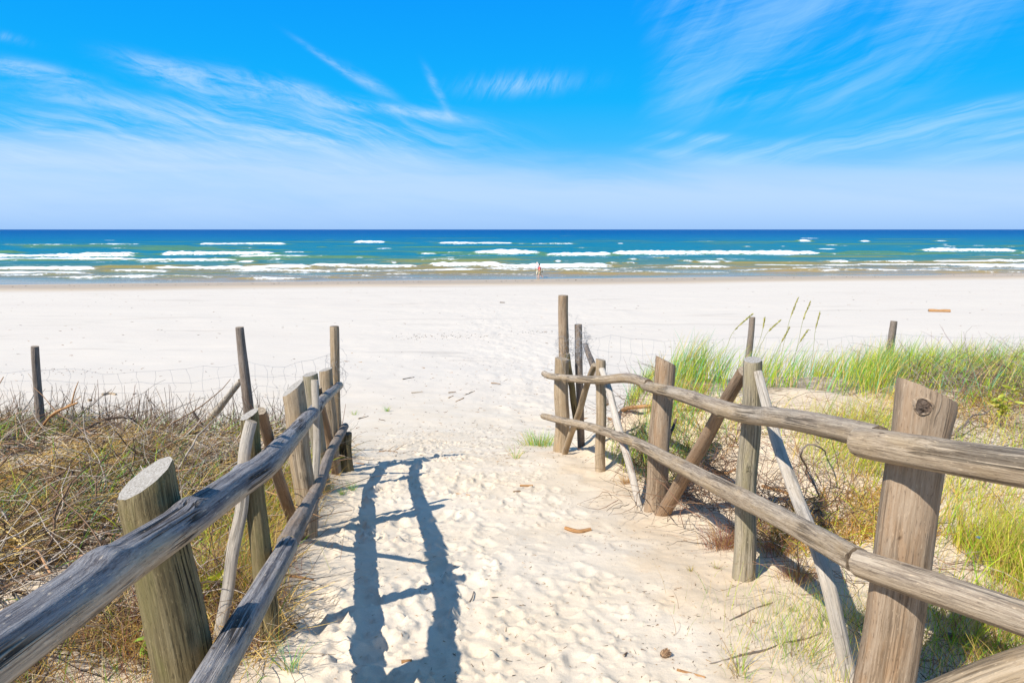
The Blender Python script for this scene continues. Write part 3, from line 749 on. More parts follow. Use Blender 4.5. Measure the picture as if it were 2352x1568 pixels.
# the big knot of the near post: a dark recessed whorl with a raised collar
def knot(parent_post, px, py, p, size):
    q = line_at_py(p, py); d = (Vector(CAM) - q); d.z = 0; d.normalize()
    ctr = q + d * (p['r'] * .985); x0, y0, dp = pix(ctr)
    ctr = ctr + Vector((-d.y, d.x, 0)) * ((px - x0) / F * dp) * (1 if -d.y > 0 else -1)
    ctr.z += 0
    n = 26; r = np.random.default_rng(4)
    rings = [(1.45, -.006), (1.2, .004), (1.0, .007), (.86, .003), (.6, .006), (.3, .009)]
    side = Vector((-d.y, d.x, 0)); up = Vector((0, 0, 1))
    co = []; gcs = []
    for k, (rr_, h) in enumerate(rings):
        for j in range(n):
            a = 2 * math.pi * j / n; w = size * rr_ * (1 + .10 * math.sin(3 * a + k) + .05 * r.normal())
            off = side * (math.cos(a) * w) + up * (math.sin(a) * w * 1.05)
            bulge = -(off.dot(side) ** 2) / (2 * p['r'])
            co.append(ctr + off + d * (h + bulge + (.002 * r.normal() if k > 2 else 0))); gcs.append((math.cos(a) * w, math.sin(a) * w, k * .3))
    co.append(ctr + d * .006); gcs.append((0, 0, 1.7))
    idx = np.arange(len(rings) * n).reshape(len(rings), n)
    q_ = np.stack([idx[:-1], np.roll(idx[:-1], -1, 1), np.roll(idx[1:], -1, 1), idx[1:]], -1).reshape(-1, 4)
    t_ = np.stack([idx[-1], np.roll(idx[-1], -1), np.full(n, len(co) - 1)], -1)
    mi = np.concatenate([np.repeat([0, 0, 1, 1, 1], n), np.ones(n)])
    kr = np.random.default_rng(9)
    if side.cross(up).dot(d) < 0: q_ = q_[:, ::-1]; t_ = t_[:, ::-1]
    me = mesh_np('knot', np.array([tuple(c) for c in co]), [q_, t_], [W['brown'], W['darkbark']], True, {'gc': np.array(gcs) * np.array([1, 1, .2])}, mi)
    o = link('knot', me, parent_post); return o
knot(pR1['obj'], 2121, 918, pR1, .021)
def besideR(p, py, off): return beside(p, py, off, -1)
a0 = at(1245, 858, Ys['R5'] - .28)
a1 = besideR(pR5, 863, pR5['r'] + .034); a2 = besideR(pR4, 871, pR4['r'] + .034); a3 = besideR(pR3, 879, pR3['r'] + .036)
a0 = a1 + (a1 - a2) * .28 ; a0.z = at(1245, 858, a0.y).z
mid4 = at(1440, 868, (a2.y + a3.y) / 2)
put_rail(rf, [a0, a1, a2, mid4, a3 + (a3 - a2) * -.04], [.036, .037, .037, .040, .036], W['tan_rail'], 41, knots=[(.5, .3, .03, .006)], label='thin tan top rail at the far end', end=ENDDARK)
b1 = besideR(pR3, 886, pR3['r'] + .036); b2 = besideR(pR2, 941, pR2['r'] + .042); b3 = besideR(pR1, 1003, pR1['r'] + .04)
b0 = b1 + (b1 - b2) * .10
put_rail(rf, [b0, b1, b1.lerp(b2, .5) + Vector((0, 0, .004)), b2, b2.lerp(b3, .5) + Vector((0, 0, .012)), b3 + (b2 - b3) * .03], [.036, .037, .041, .042, .041, .039], W['tan_rail'], 42, knots=[(.35, .3, .03, .008), (.5, 2.6, .03, .008), (.72, .4, .04, .007)], label='long grey brown top rail', end=ENDDARK)
c1 = besideR(pR1, 1015, pR1['r'] + .045)
cdir = (at(2352, 1073, 1.55) - c1)
put_rail(rf, [c1 - cdir.normalized() * .10, c1, c1 + cdir, c1 + cdir * 5.5], [.044, .046, .046, .045], W['tan_rail'], 43, knots=[(.19, -2.2, .03, .010), (.11, .5, .03, .006)], label='thick near top rail with dark stained end', end=ENDDARK)
l1 = besideR(pR5, 958, pR5['r'] + .036); l2 = besideR(pR4, 980, pR4['r'] + .038); l3 = besideR(pR3, 1020, pR3['r'] + .042)
l0 = l1 + (l1 - l2) * .30
put_rail(rf, [l0, l1, l2, l2.lerp(l3, .88)], [.036, .038, .038, .039], W['tan_rail'], 44, label='thin lower rail at the far end', end=ENDTAN)
m2 = besideR(pR2, 1128, pR2['r'] + .046); m3 = besideR(pR1, 1290, pR1['r'] + .042)
put_rail(rf, [l2.lerp(l3, .882), l3, l3.lerp(m2, .5), m2, m2.lerp(m3, .5), m3 + (m2 - m3) * .05], [.042, .043, .046, .046, .043, .042], W['tan_rail'], 45, knots=[(.3, .4, .03, .006), (.62, .8, .03, .006)], label='long lower rail with fine dark grain', end=ENDDARK)
n0 = m3 + (m2 - m3) * .045
n2 = at(2352, 1420, n0.y - .42)
put_rail(rf, [n0, n0.lerp(n2, .5), n2, n2 + (n2 - n0) * 3.5], [.042, .044, .043, .042], W['tan_rail'], 46, knots=[(.055, -1.6, .02, .005), (.2, -1.9, .03, .007)], label='near lower rail', end=ENDDARK)
brace(rf, [(1288, 1062, Ys['R5'] - .1), (1330, 945, yl('R5', 'R4', .55)), (1368, 836, Ys['R4'] + .10)], [14, 15, 14], W['tan'], 51, flat=.8)
brace(rf, [(1472, 1175, Ys['R3'] + .1), (1448, 1085, yl('R4', 'R3', .75)), (1418, 975, yl('R4', 'R3', .5)), (1398, 890, yl('R4', 'R3', .2)), (1382, 843, Ys['R4'] - .02)], [15, 17, 17, 15, 14], W['pale'], 52, flat=.6, label='pale split brace leaning from the slim post')
brace(rf, [(1500, 1215, Ys['R3'] - .22), (1525, 1176, Ys['R3'] - .18), (1637, 975, yl('R3', 'R2', .62)), (1708, 852, Ys['R2'] + .14)], [33, 33, 31, 29], W['redbrown'], 53, flat=.85, label='thick dark brown brace')
brace(rf, [(1962, 1585, Ys['R1'] + .32), (1943, 1532, Ys['R1'] + .34), (1888, 1304, yl('R2', 'R1', .68)), (1826, 1121, yl('R2', 'R1', .36)), (1783, 1003, yl('R2', 'R1', .16)), (1742, 852, Ys['R2'] - .05)], [34, 36, 34, 30, 27, 20], W['pale'], 54, flat=.7, label='long pale bent brace')
brace(rf, [(1900, 1760, 1.70), (2060, 1665, 1.62), (2352, 1562, 1.46), (3000, 1330, 1.16)], [105, 110, 118, 140], W['tan'], 55, flat=.9, label='thick log brace in the near corner', ref=(0, 0, 1))

# ---- lone stub
stub_b = hit(799, 1083)
so = post(None, 'fence_stub', (795, 992), (799, 1083), 31, W['olive'], 61, slant=((-.8, -.6, 0), .03), end=ENDDARK, wtop=26, basept=stub_b)['obj']
recenter(so); tag(so, 'short dark greenish post stub standing at the far end of the ladder-shadow fence', 'post')

# ---- wire fences
wire_m, nt = newmat('galvanised_wire'); g = G(nt)
b = g.bsdf((.34, .35, .37), .45, .5); b.inputs['Metallic'].default_value = .6; g.out(b.outputs[0])
def tubes(polys, r, sides=3):
    co = []; fa = []; base = 0
    for P in polys:
        P = np.asarray(P, float); n = len(P)
        T = np.gradient(P, axis=0); T /= np.linalg.norm(T, axis=1)[:, None] + 1e-9
        ref = np.where(np.abs(T[:, 2:3]) > .8, np.array([[1., 0, 0]]), np.array([[0, 0, 1.]]))
        U = np.cross(T, ref); U /= np.linalg.norm(U, axis=1)[:, None] + 1e-9; V = np.cross(T, U)
        rr = np.broadcast_to(np.asarray(r if np.ndim(r) == 0 else r, float), (n,))
        for s_ in range(sides):
            a = 2 * math.pi * s_ / sides
            co.append(P + (U * math.cos(a) + V * math.sin(a)) * rr[:, None])
        for s_ in range(sides):
            i = base + s_ * n + np.arange(n - 1); j = base + ((s_ + 1) % sides) * n + np.arange(n - 1)
            fa.append(np.stack([i, j, j + 1, i + 1], -1))
        base += n * sides
    return np.vstack(co), np.vstack(fa)
def wire_mesh(parent, line, rows=7, step=.15, r=.0012, seed=0, label=None):
    """line: [(x,y,ztop,zbot)...]"""
    rg = np.random.default_rng(seed)
    A = np.array(line, float); S = np.concatenate([[0], np.cumsum(np.linalg.norm(np.diff(A[:, :2], axis=0), axis=1))])
    ns = int(S[-1] / step) + 1; s = np.linspace(0, S[-1], ns)
    B = np.stack([np.interp(s, S, A[:, k]) for k in range(4)], -1)
    sag = np.zeros(ns)
    for i in range(len(S) - 1):
        f = (s - S[i]) / (S[i + 1] - S[i]); mk = (f >= 0) & (f <= 1); sag[mk] = .07 * np.sin(np.pi * f[mk])
    grid = np.zeros((rows, ns, 3))
    for k in range(rows):
        t = (k / (rows - 1)) ** .9
        z = B[:, 2] - sag + (B[:, 3] - B[:, 2] + sag) * t
        wav = .018 * np.sin(s * 2.1 + k) + .012 * rg.normal(size=ns)
        grid[k] = np.stack([B[:, 0] + .012 * rg.normal(size=ns), B[:, 1] + .02 * np.sin(s * 3 + k * .7) + .01 * rg.normal(size=ns), z + wav], -1)
    polys = [np.stack([np.interp(np.linspace(0, ns - 1, ns * 2), np.arange(ns), grid[k][:, c]) for c in range(3)], -1) for k in range(rows)]
    for i in range(ns):
        col = grid[:, i]; pp = []
        for k in range(rows - 1):
            pp.append(col[k]); m_ = (col[k] + col[k + 1]) / 2; m_[0] += rg.normal() * .014; pp.append(m_)
        pp.append(col[-1]); polys.append(np.array(pp))
    co, fa = tubes(polys, r)
    o = link('wire_mesh', mesh_np('wire_mesh', co, fa, wire_m), parent)
    if label: o['label'] = label
    return o
def tangle(parent, ctr, ext, n, seed, r=.0014):
    rg = np.random.default_rng(seed); polys = []
    for k in range(n):
        p = np.array(ctr) + rg.normal(size=3) * np.array(ext) * .6
        d = rg.normal(size=3); pts = []
        for j in range(26):
            d = d + rg.normal(size=3) * .5 - (p - np.array(ctr)) / np.array(ext) * .35; d /= np.linalg.norm(d); p = p + d * .028; pts.append(p.copy())
        polys.append(np.array(pts))
    co, fa = tubes(polys, r)
    o = link('wire_tangle', mesh_np('wire_tangle', co, fa, wire_m), parent); return o
wl_ = empty('wire_fence', tuple(hit(95, 1005)), 'sagging wire mesh fence on slim posts behind the brushwood', 'fence', 'wire mesh fences at the dune foot')
pw1 = post(wl_, 'post', (81, 795), (95, 1008), 19, W['greybark'], 71, wtop=16, end=ENDTAN)
pw2 = post(wl_, 'post', (550, 751), (574, 985), 25, W['greybark'], 72, wtop=19, end=ENDTAN, Y=7.15, sink=.5)
pw3 = post(wl_, 'post', (766, 749), (779, 1074), 20, W['tan'], 73, wtop=20, end=ENDDARK, Y=Ys['L5'] + .22, sink=.4, label='taller brown end post with wire round it')
def zof(p, py): return line_at_py(p, py)
q1, q1b = zof(pw1, 852), zof(pw1, 1002); q2, q2b = zof(pw2, 832), zof(pw2, 968); q3, q3b = zof(pw3, 812), zof(pw3, 960)
farl = Vector((q1.x - 3.2, q1.y + .25, q1.z - .02))
def bot(q): return max(gz(q.x, q.y) + .02, q.z - 1.0)
wire_mesh(wl_, [(v.x, v.y + .05, v.z, gz(v.x, v.y) + .03) for v in (farl, q1, q2, q3)], 8, .155, seed=1)
e3 = zof(pw3, 770)
tangle(wl_, (q3.x + .03, q3.y, q3.z - .12), (.06, .06, .30), 9, 5, .0011)
brace(wl_, [(436, 1018, 7.75), (500, 942, 7.45), (552, 874, 7.17)], [17, 17, 13], W['pale'], 74, label='pale leaning prop', flat=.8)
wr_ = empty('wire_fence', (.6, 7.4, gz(.6, 7.4)), 'wire mesh fence running behind the marram grass with a tall end pole', 'fence', 'wire mesh fences at the dune foot')
pw5 = post(wr_, 'post', (1296, 678), (1290, 1030), 24, W['brown'], 75, wtop=23, end=ENDTAN, Y=Ys['R5'] + .24, label='tall brown end pole wound with wire')
pw6 = post(wr_, 'post', (1328, 745), (1333, 945), 17, W['greybark'], 76, wtop=17, Y=8.1, sink=.6)
pw7 = post(wr_, 'post', (1726, 728), (1718, 850), 15, W['greybark'], 77, wtop=13, Y=9.0, sink=.7)
pw8 = post(wr_, 'post', (2053, 737), (2037, 852), 17, W['greybark'], 78, wtop=14, Y=8.9, sink=.7)
brace(wr_, [(1392, 930, 7.5), (1368, 860, 7.75), (1345, 788, 8.0)], [15, 16, 11], W['greybark'], 79, label='leaning pointed stake', flat=.7)
brace(wr_, [(1325, 985, Ys['R5'] + .30), (1312, 880, Ys['R5'] + .22), (1302, 812, Ys['R5'] + .18)], [14, 14, 13], W['olive'], 80, flat=.7)
t5, t6, t7, t8 = zof(pw5, 772), zof(pw6, 772), zof(pw7, 772), zof(pw8, 768)
end8 = Vector((t8.x + 3.4, t8.y - .5, t8.z + .13))
wire_mesh(wr_, [(v.x, v.y + .05, v.z, v.z - 1.0) for v in (t5, t6, t7, t8, end8)], 8, .155, seed=2)
tangle(wr_, ((t5.x + t6.x) / 2 + .08, 7.75, t6.z - .05), (.17, .2, .22), 26, 8, .0014)
tangle(wr_, (t5.x, t5.y - .02, t5.z - .1), (.09, .09, .45), 16, 9, .0014)
# ------------------------------------------------------------------ plants
def strand_mat(name, trans=.35, rough=.6):
    m, nt = newmat(name); g = G(nt)
    a = g.attr('col').outputs['Color']
    b = g.bsdf(a, rough, .25)
    if trans:
        t = g.n('ShaderNodeBsdfTranslucent'); nt.links.new(a, t.inputs[0])
        mx = g.n('ShaderNodeMixShader'); mx.inputs[0].default_value = trans
        nt.links.new(b.outputs[0], mx.inputs[1]); nt.links.new(t.outputs[0], mx.inputs[2]); g.out(mx.outputs[0])
    else: g.out(b.outputs[0])
    return m
GRASS = strand_mat('grass_blade', .38); TWIG = strand_mat('dry_twig', 0, .85)
def pal(cols, n, rg, jit=.18):
    cols = np.array(cols, float); wt = cols[:, 3] / cols[:, 3].sum(); k = rg.choice(len(cols), n, p=wt)
    return cols[k, :3] * (1 + jit * rg.normal(size=(n, 1))).clip(.4, 1.8)
def strands(base, length, az, th0, th1, width, col, rg, segs=4, tube=False, wander=.0, sidew=0.):
    """vectorised curved blades (ribbons) or twigs (3-sided tubes)"""
    n = len(base); K = segs + 1
    P = np.zeros((K, n, 3)); P[0] = base
    a = az.copy(); T = np.zeros((K, n, 3))
    wv = np.zeros(n)
    for k in range(K):
        f = k / segs; th = th0 + (th1 - th0) * f + wv
        T[k] = np.stack([np.sin(th) * np.cos(a), np.sin(th) * np.sin(a), np.cos(th)], -1)
        if k < segs: P[k + 1] = P[k] + T[k] * (length / segs)[:, None]
        if wander: wv = wv + wander * rg.normal(size=n); a = a + wander * 1.3 * rg.normal(size=n)
        a = a + sidew * rg.normal(size=n)
    R = rg.normal(size=(n, 3))
    Sd = np.cross(T.mean(0), R); Sd /= np.linalg.norm(Sd, axis=1)[:, None] + 1e-9
    tt = np.arange(K) / segs
    if not tube:
        w = width[None] * (1 - .9 * tt[:, None] ** 1.6) * .5
        L_ = P - Sd[None] * w[..., None]; R_ = P + Sd[None] * w[..., None]
        co = np.stack([L_, R_], 1)                      # K,2,n,3
        co = co.transpose(2, 0, 1, 3).reshape(-1, 3)
        i = (np.arange(n)[:, None] * K * 2 + np.arange(segs)[None] * 2)
        fa = np.stack([i, i + 1, i + 3, i + 2], -1).reshape(-1, 4); per = K * 2
    else:
        w = width[None] * (1 - .65 * tt[:, None]) * .5
        B = np.cross(T.mean(0), Sd)
        rings = [P + (Sd[None] * math.cos(x) + B[None] * math.sin(x)) * w[..., None] for x in (0, 2.094, 4.189)]
        co = np.stack(rings, 1).transpose(2, 0, 1, 3).reshape(-1, 3)
        fa = []
        for s_ in range(3):
            i = np.arange(n)[:, None] * K * 3 + np.arange(segs)[None] * 3 + s_; j = np.arange(n)[:, None] * K * 3 + np.arange(segs)[None] * 3 + (s_ + 1) % 3
            fa.append(np.stack([i, j, j + 3, i + 3], -1).reshape(-1, 4))
        fa = np.vstack(fa); per = K * 3
    cv = np.repeat(np.concatenate([col, np.ones((n, 1))], 1), per, 0)
    return co, fa, cv
class Bundle:
    def __init__(s): s.co = []; s.fa = []; s.cv = []; s.b = 0
    def add(s, t):
        s.co.append(t[0]); s.fa.append(t[1] + s.b); s.cv.append(t[2]); s.b += len(t[0]); return s
    def build(s, name, mat, parent=None):
        return link(name, mesh_np(name, np.vstack(s.co), np.vstack(s.fa), mat, True, {'col': np.vstack(s.cv)}), parent)
def scatter(n, y0, y1, side, rg, inner=.0, outer=None, near_bias=.5, mask=None):
    out = []
    got = 0
    while got < n:
        m_ = (n - got) * 3 + 50
        u = rg.random(m_); y = np.where(rg.random(m_) < near_bias, y0 * (y1 / y0) ** u, y0 + (y1 - y0) * u)
        if side < 0: hi = left_edge(y) - inner; lo = -(.86 * y + 1.0) if outer is None else -outer * np.ones(m_)
        else: lo = right_edge(y) + inner; hi = (.86 * y + 1.0) if outer is None else outer * np.ones(m_)
        x = lo + (hi - lo) * rg.random(m_)
        ok = hi > lo
        if mask is not None: ok &= rg.random(m_) < mask(x, y)
        out.append(np.stack([x[ok], y[ok]], -1)); got += ok.sum()
    P = np.vstack(out)[:n]
    return np.column_stack([P, surf(P[:, 0], P[:, 1])])
def clump(sc, seed, lo=.45, hi=.6): return lambda x, y: sstep(lo, hi, fbm(x * sc + 3, y * sc + 1, 3, seed))
U_ = lambda rg, a, b, n: rg.uniform(a, b, n)
STRAW = (.70, .49, .16); STRAW2 = (.54, .34, .09); ORNG = (.56, .29, .05); GRN = (.20, .42, .025); YGRN = (.46, .55, .03); BGRN = (.20, .46, .22); DGRN = (.08, .16, .03)
BRN = (.20, .12, .07); DBRN = (.075, .05, .035); GREY = (.42, .35, .28); RED = (.36, .12, .10); PURP = (.26, .15, .16)

def gap(x, y): return .10 + .90 * sstep(.40, .52, fbm(x * .95 + 21, y * 1.15 + 3, 3, 399))
# left dune --------------------------------------------------------------
rg = np.random.default_rng(41)
bt = Bundle()
n = 3600; P = scatter(n, 1.15, 7.4, -1, rg, .02, None, .45, lambda x, y: gap(x, y) * (.3 + .7 * clump(.9, 401, .34, .5)(x, y))); P[:, 2] += np.abs(rg.normal(size=n)) * .035
bt.add(strands(P, U_(rg, .12, .6, n), U_(rg, 0, 6.283, n), U_(rg, .9, 1.6, n), U_(rg, 1.1, 1.9, n), U_(rg, .0015, .0035, n) * (1 + .35 * P[:, 1]), pal([(*BRN, 4), (*DBRN, 3), (*GREY, 2), (.30, .19, .10, 2)], n, rg), rg, 5, True, .22))
n = 340; P = scatter(n, 2.6, 7.2, -1, rg, .85, None, .1); P[:, 2] += .02 + .05 * rg.random(n)
bt.add(strands(P, U_(rg, .35, 1.1, n), U_(rg, 0, 6.283, n), U_(rg, 1.3, 1.65, n), U_(rg, 1.4, 1.75, n), U_(rg, .012, .028, n), pal([(*BRN, 3), (*DBRN, 2), (*GREY, 3), (.36, .20, .10, 1.5)], n, rg), rg, 9, True, .13))
n = 700; P = scatter(n, 1.8, 6.8, -1, rg, .5, None, .25, lambda x, y: sstep(.5, .6, fbm(x * 1.1 + 50, y * 1.1, 3, 417))); P[:, 2] += .02 + .09 * rg.random(n)
bt.add(strands(P, U_(rg, .25, .7, n), U_(rg, 0, 6.283, n), U_(rg, .9, 1.6, n), U_(rg, 1.2, 2.0, n), U_(rg, .005, .011, n), pal([(.50, .42, .33, 3), (*GREY, 3), (.40, .28, .18, 2), (*DBRN, 1)], n, rg), rg, 7, True, .17))
# brushwood stuck upright along the crest
n = 420; x = U_(rg, -6.6, -1.9, n); y = 7.1 + .25 * rg.normal(size=n) - .10 * (x + 2); P = np.column_stack([x, y, surf(x, y) - .03])
bt.add(strands(P, U_(rg, .18, .62, n), U_(rg, 0, 6.283, n), np.abs(rg.normal(size=n)) * .22, np.abs(rg.normal(size=n)) * .45, U_(rg, .005, .014, n), pal([(*BRN, 3), (*DBRN, 3), (.22, .12, .08, 2)], n, rg), rg, 5, True, .13))
n = 330; P = scatter(n, 2.8, 6.4, -1, rg, .15, None, 0); P[:, 2] += .02 + .10 * rg.random(n)
bt.add(strands(P, U_(rg, .4, .95, n), U_(rg, 0, 6.283, n), U_(rg, .7, 1.5, n), U_(rg, 1.4, 2.2, n), U_(rg, .006, .013, n), pal([(*BRN, 3), (*DBRN, 3), (*GREY, 2), (.34, .19, .09, 1)], n, rg), rg, 8, True, .14))
n = 1900; P = scatter(n, 2.6, 7.0, -1, rg, .1, None, 0, lambda x, y: gap(x, y) * (.2 + .8 * clump(1.2, 407, .42, .55)(x, y))); P[:, 2] += .01 + .08 * rg.random(n)
bt.add(strands(P, U_(rg, .2, .6, n), U_(rg, 0, 6.283, n), U_(rg, .6, 1.6, n), U_(rg, 1.1, 2.1, n), U_(rg, .004, .009, n), pal([(*BRN, 3), (*DBRN, 3), (*GREY, 3)], n, rg), rg, 6, True, .22))
n = 900; x = U_(rg, -6.6, -1.8, n); y = 7.0 + .3 * rg.normal(size=n) - .10 * (x + 2); P = np.column_stack([x, y, surf(x, y) + .05 + .12 * rg.random(n)])
bt.add(strands(P, U_(rg, .12, .45, n), U_(rg, 0, 6.283, n), U_(rg, .3, 1.4, n), U_(rg, .9, 2.2, n), U_(rg, .003, .007, n), pal([(*BRN, 3), (*DBRN, 3), (.30, .22, .14, 2)], n, rg), rg, 6, True, .2))
o = bt.build('dead_brushwood', TWIG); tag(o, 'tangled dead brown brushwood covering the dune behind the grey rails', 'brushwood', None, 'stuff')
bg_ = Bundle()
n = 5200; P = scatter(n, 3.2, 7.2, -1, rg, .0, None, 0, lambda x, y: gap(x, y) * clump(1.3, 413, .42, .54)(x, y)); P[:, 2] += .02 + .07 * rg.random(n)
bg_.add(strands(P, U_(rg, .15, .42, n), U_(rg, 0, 6.283, n), U_(rg, .8, 1.7, n), U_(rg, 1.2, 2.1, n), U_(rg, .004, .0075, n), pal([(*STRAW, 5), (*STRAW2, 3), (.70, .58, .34, 3), (*ORNG, 1.5)], n, rg), rg, 4))
n = 11000; P = scatter(n, 1.1, 7.4, -1, rg, -.05, None, .4, lambda x, y: gap(x, y) * (.25 + .75 * clump(1.4, 411, .42, .56)(x, y))); P[:, 2] += np.abs(rg.normal(size=n)) * .02
bg_.add(strands(P, U_(rg, .08, .30, n), U_(rg, 0, 6.283, n), U_(rg, .3, 1.5, n), U_(rg, .9, 2.0, n), U_(rg, .0014, .0026, n) * (1 + .35 * P[:, 1]), pal([(*STRAW, 6), (*STRAW2, 4), (*ORNG, 2), (.70, .58, .34, 2), (*GRN, .5)], n, rg), rg, 4))
n = 1500; P = scatter(n, 3.6, 7.3, -1, rg, .1, None, .1, clump(1.7, 421, .50, .6))
bg_.add(strands(P, U_(rg, .15, .42, n), rg.normal(.4, 1.2, n), U_(rg, .1, .8, n), U_(rg, .6, 1.7, n), U_(rg, .004, .0085, n), pal([(*GRN, 4), (*YGRN, 3), (*BGRN, 2.5), (*STRAW, 2)], n, rg), rg, 5))
n = 3600; P = scatter(n, 1.1, 2.6, -1, rg, -.05, None, .5, lambda x, y: .2 + .8 * clump(2.1, 431, .45, .6)(x, y))
bg_.add(strands(P, U_(rg, .10, .26, n), U_(rg, 0, 6.283, n), U_(rg, .05, .6, n), U_(rg, .3, 1.2, n), U_(rg, .0013, .0024, n), pal([(*STRAW2, 4), (*ORNG, 3), (*GRN, 2), (.28, .12, .07, 2)], n, rg), rg, 4))
n = 1500; c = hit(505, 1400); P = np.column_stack([c.x + .16 * rg.normal(size=n) - .10, c.y + .28 * rg.normal(size=n) + .05, np.zeros(n)]); P[:, 2] = surf(P[:, 0], P[:, 1])
bg_.add(strands(P, U_(rg, .12, .3, n), U_(rg, 0, 6.283, n), U_(rg, .02, .4, n), U_(rg, .2, .8, n), U_(rg, .0013, .0024, n), pal([(*RED, 3), (.36, .18, .10, 3), (*STRAW, 2), (*YGRN, 1)], n, rg), rg, 4))
n = 2600; y = U_(rg, 2.8, 5.6, n); x = left_edge(y) - .05 - np.abs(rg.normal(size=n)) * .3; P = np.column_stack([x, y, surf(x, y)])
bg_.add(strands(P, U_(rg, .15, .42, n), U_(rg, 0, 6.283, n), U_(rg, .05, .6, n), U_(rg, .4, 1.5, n), U_(rg, .002, .004, n), pal([(*STRAW, 6), (*YGRN, 2.5), (*GRN, 1.2), (*ORNG, 3)], n, rg), rg, 5))
o = bg_.build('dry_dune_grass', GRASS); tag(o, 'matted straw and green grass growing through the brushwood on the left dune', 'grass', None, 'stuff')

# right dune -------------------------------------------------------------
rg = np.random.default_rng(53)
bm = Bundle()
n = 7800; P = scatter(n, 5.6, 8.6, 1, rg, .55, None, 0, lambda x, y: (.04 + .96 * clump(1.5, 501, .42, .56)(x, y)) * sstep(5.9, 7.3, y + .5 * np.sin(x * 1.7) + 1.2 * (fbm(x * 2.5, y * 2.5, 2, 507) - .5)))
hmul = .45 + .95 * fbm(P[:, 0] * 1.5, P[:, 1] * 1.5, 3, 77) * (1 + .12 * np.exp(-((P[:, 0] - 3.4) / 1.2) ** 2)) * .92
bm.add(strands(P, U_(rg, .22, .50, n) * hmul * 1.05, rg.normal(.1, .9, n), U_(rg, .02, .45, n), U_(rg, .35, 1.25, n), U_(rg, .0045, .0085, n), pal([(*GRN, 2.6), (*YGRN, 4.5), (*BGRN, 3.2), (*STRAW, 3.0), (.60, .54, .12, 1.6)], n, rg), rg, 5))
n = 700; y = U_(rg, 5.2, 6.6, n); x = right_edge(y) + .05 + np.abs(rg.normal(size=n)) * .45; P = np.column_stack([x, y, surf(x, y)])
bm.add(strands(P, U_(rg, .2, .45, n), rg.normal(.4, 1., n), U_(rg, .02, .5, n), U_(rg, .4, 1.3, n), U_(rg, .003, .006, n), pal([(*GRN, 3), (*YGRN, 3), (*BGRN, 2), (*STRAW, 2)], n, rg), rg, 5))
o = bm.build('marram_grass', GRASS); tag(o, 'bright green marram grass along the dune crest behind the braced fence', 'grass', None, 'stuff')
bf = Bundle()
def near_green(x, y): return sstep(.55, 1.3, x - right_edge(y)) * (1 - .75 * sstep(4.0, 4.6, y + .6 * np.sin(x * 1.3))) * (.10 + .90 * sstep(.42, .54, fbm(x * 1.25 + 6, y * 1.05, 3, 511)))
n = 13000; P = scatter(n, 2.3, 5.6, 1, rg, .45, None, .4, near_green)
bf.add(strands(P, U_(rg, .12, .34, n), rg.normal(.2, 1.2, n), U_(rg, .02, .5, n), U_(rg, .3, 1.3, n), U_(rg, .0024, .0046, n), pal([(*YGRN, 4.5), (.60, .54, .08, 4), (*GRN, 2), (*STRAW, 3.5), (.48, .30, .09, 2.5)], n, rg), rg, 4))
n = 4200; P = scatter(n, 3.4, 6.8, 1, rg, .3, None, .2, lambda x, y: clump(1.3, 521, .48, .62)(x, y) * (.25 + .75 * np.maximum(sstep(5.4, 6.2, y), sstep(4.6, 3.8, y))))
bf.add(strands(P, U_(rg, .08, .26, n), U_(rg, 0, 6.283, n), U_(rg, .2, 1.3, n), U_(rg, .8, 1.9, n), U_(rg, .003, .006, n), pal([(*STRAW, 4), (*ORNG, 4), (*STRAW2, 3), (*YGRN, 2)], n, rg), rg, 4))
n = 9500; P = scatter(n, 1.35, 2.8, 1, rg, .12, None, .4, lambda x, y: (.45 + .55 * clump(1.7, 531, .40, .58)(x, y)) * sstep(.15, .5, x - right_edge(y)))
bf.add(strands(P, U_(rg, .08, .26, n), U_(rg, 0, 6.283, n), U_(rg, .03, .7, n), U_(rg, .4, 1.5, n), U_(rg, .0018, .0034, n), pal([(*STRAW, 3), (*STRAW2, 3), (*YGRN, 3), (.34, .14, .09, 2.6), (*GRN, 3)], n, rg), rg, 4))
# thin stems at the foot of the near brace
n = 620; c = hit(1880, 1480); P = np.column_stack([c.x + .20 * rg.normal(size=n), c.y + .26 * rg.normal(size=n), np.zeros(n)]); P[:, 2] = surf(P[:, 0], P[:, 1])
bf.add(strands(P, U_(rg, .08, .24, n), rg.normal(1.2, 1.6, n), U_(rg, .02, .5, n), U_(rg, .2, 1.3, n), U_(rg, .0012, .0022, n), pal([(*YGRN, 4), (*STRAW, 3), (.34, .20, .10, 2), (*GRN, 2)], n, rg), rg, 5))
o = bf.build('fine_dune_grass', GRASS); tag(o, 'fine yellow green and straw grass behind the thick brown post', 'grass', None, 'stuff')
bw = Bundle()
n = 1500; P = scatter(n, 3.0, 6.6, 1, rg, .1, None, .3, lambda x, y: .12 + .88 * clump(1.1, 541, .45, .6)(x, y)); P[:, 2] += np.abs(rg.normal(size=n)) * .03
bw.add(strands(P, U_(rg, .2, .7, n), U_(rg, 0, 6.283, n), U_(rg, 1.0, 1.6, n), U_(rg, 1.3, 1.9, n), U_(rg, .002, .006, n), pal([(*BRN, 3), (*DBRN, 2), (.28, .15, .09, 3), (*GREY, 2)], n, rg), rg, 6, True, .2))
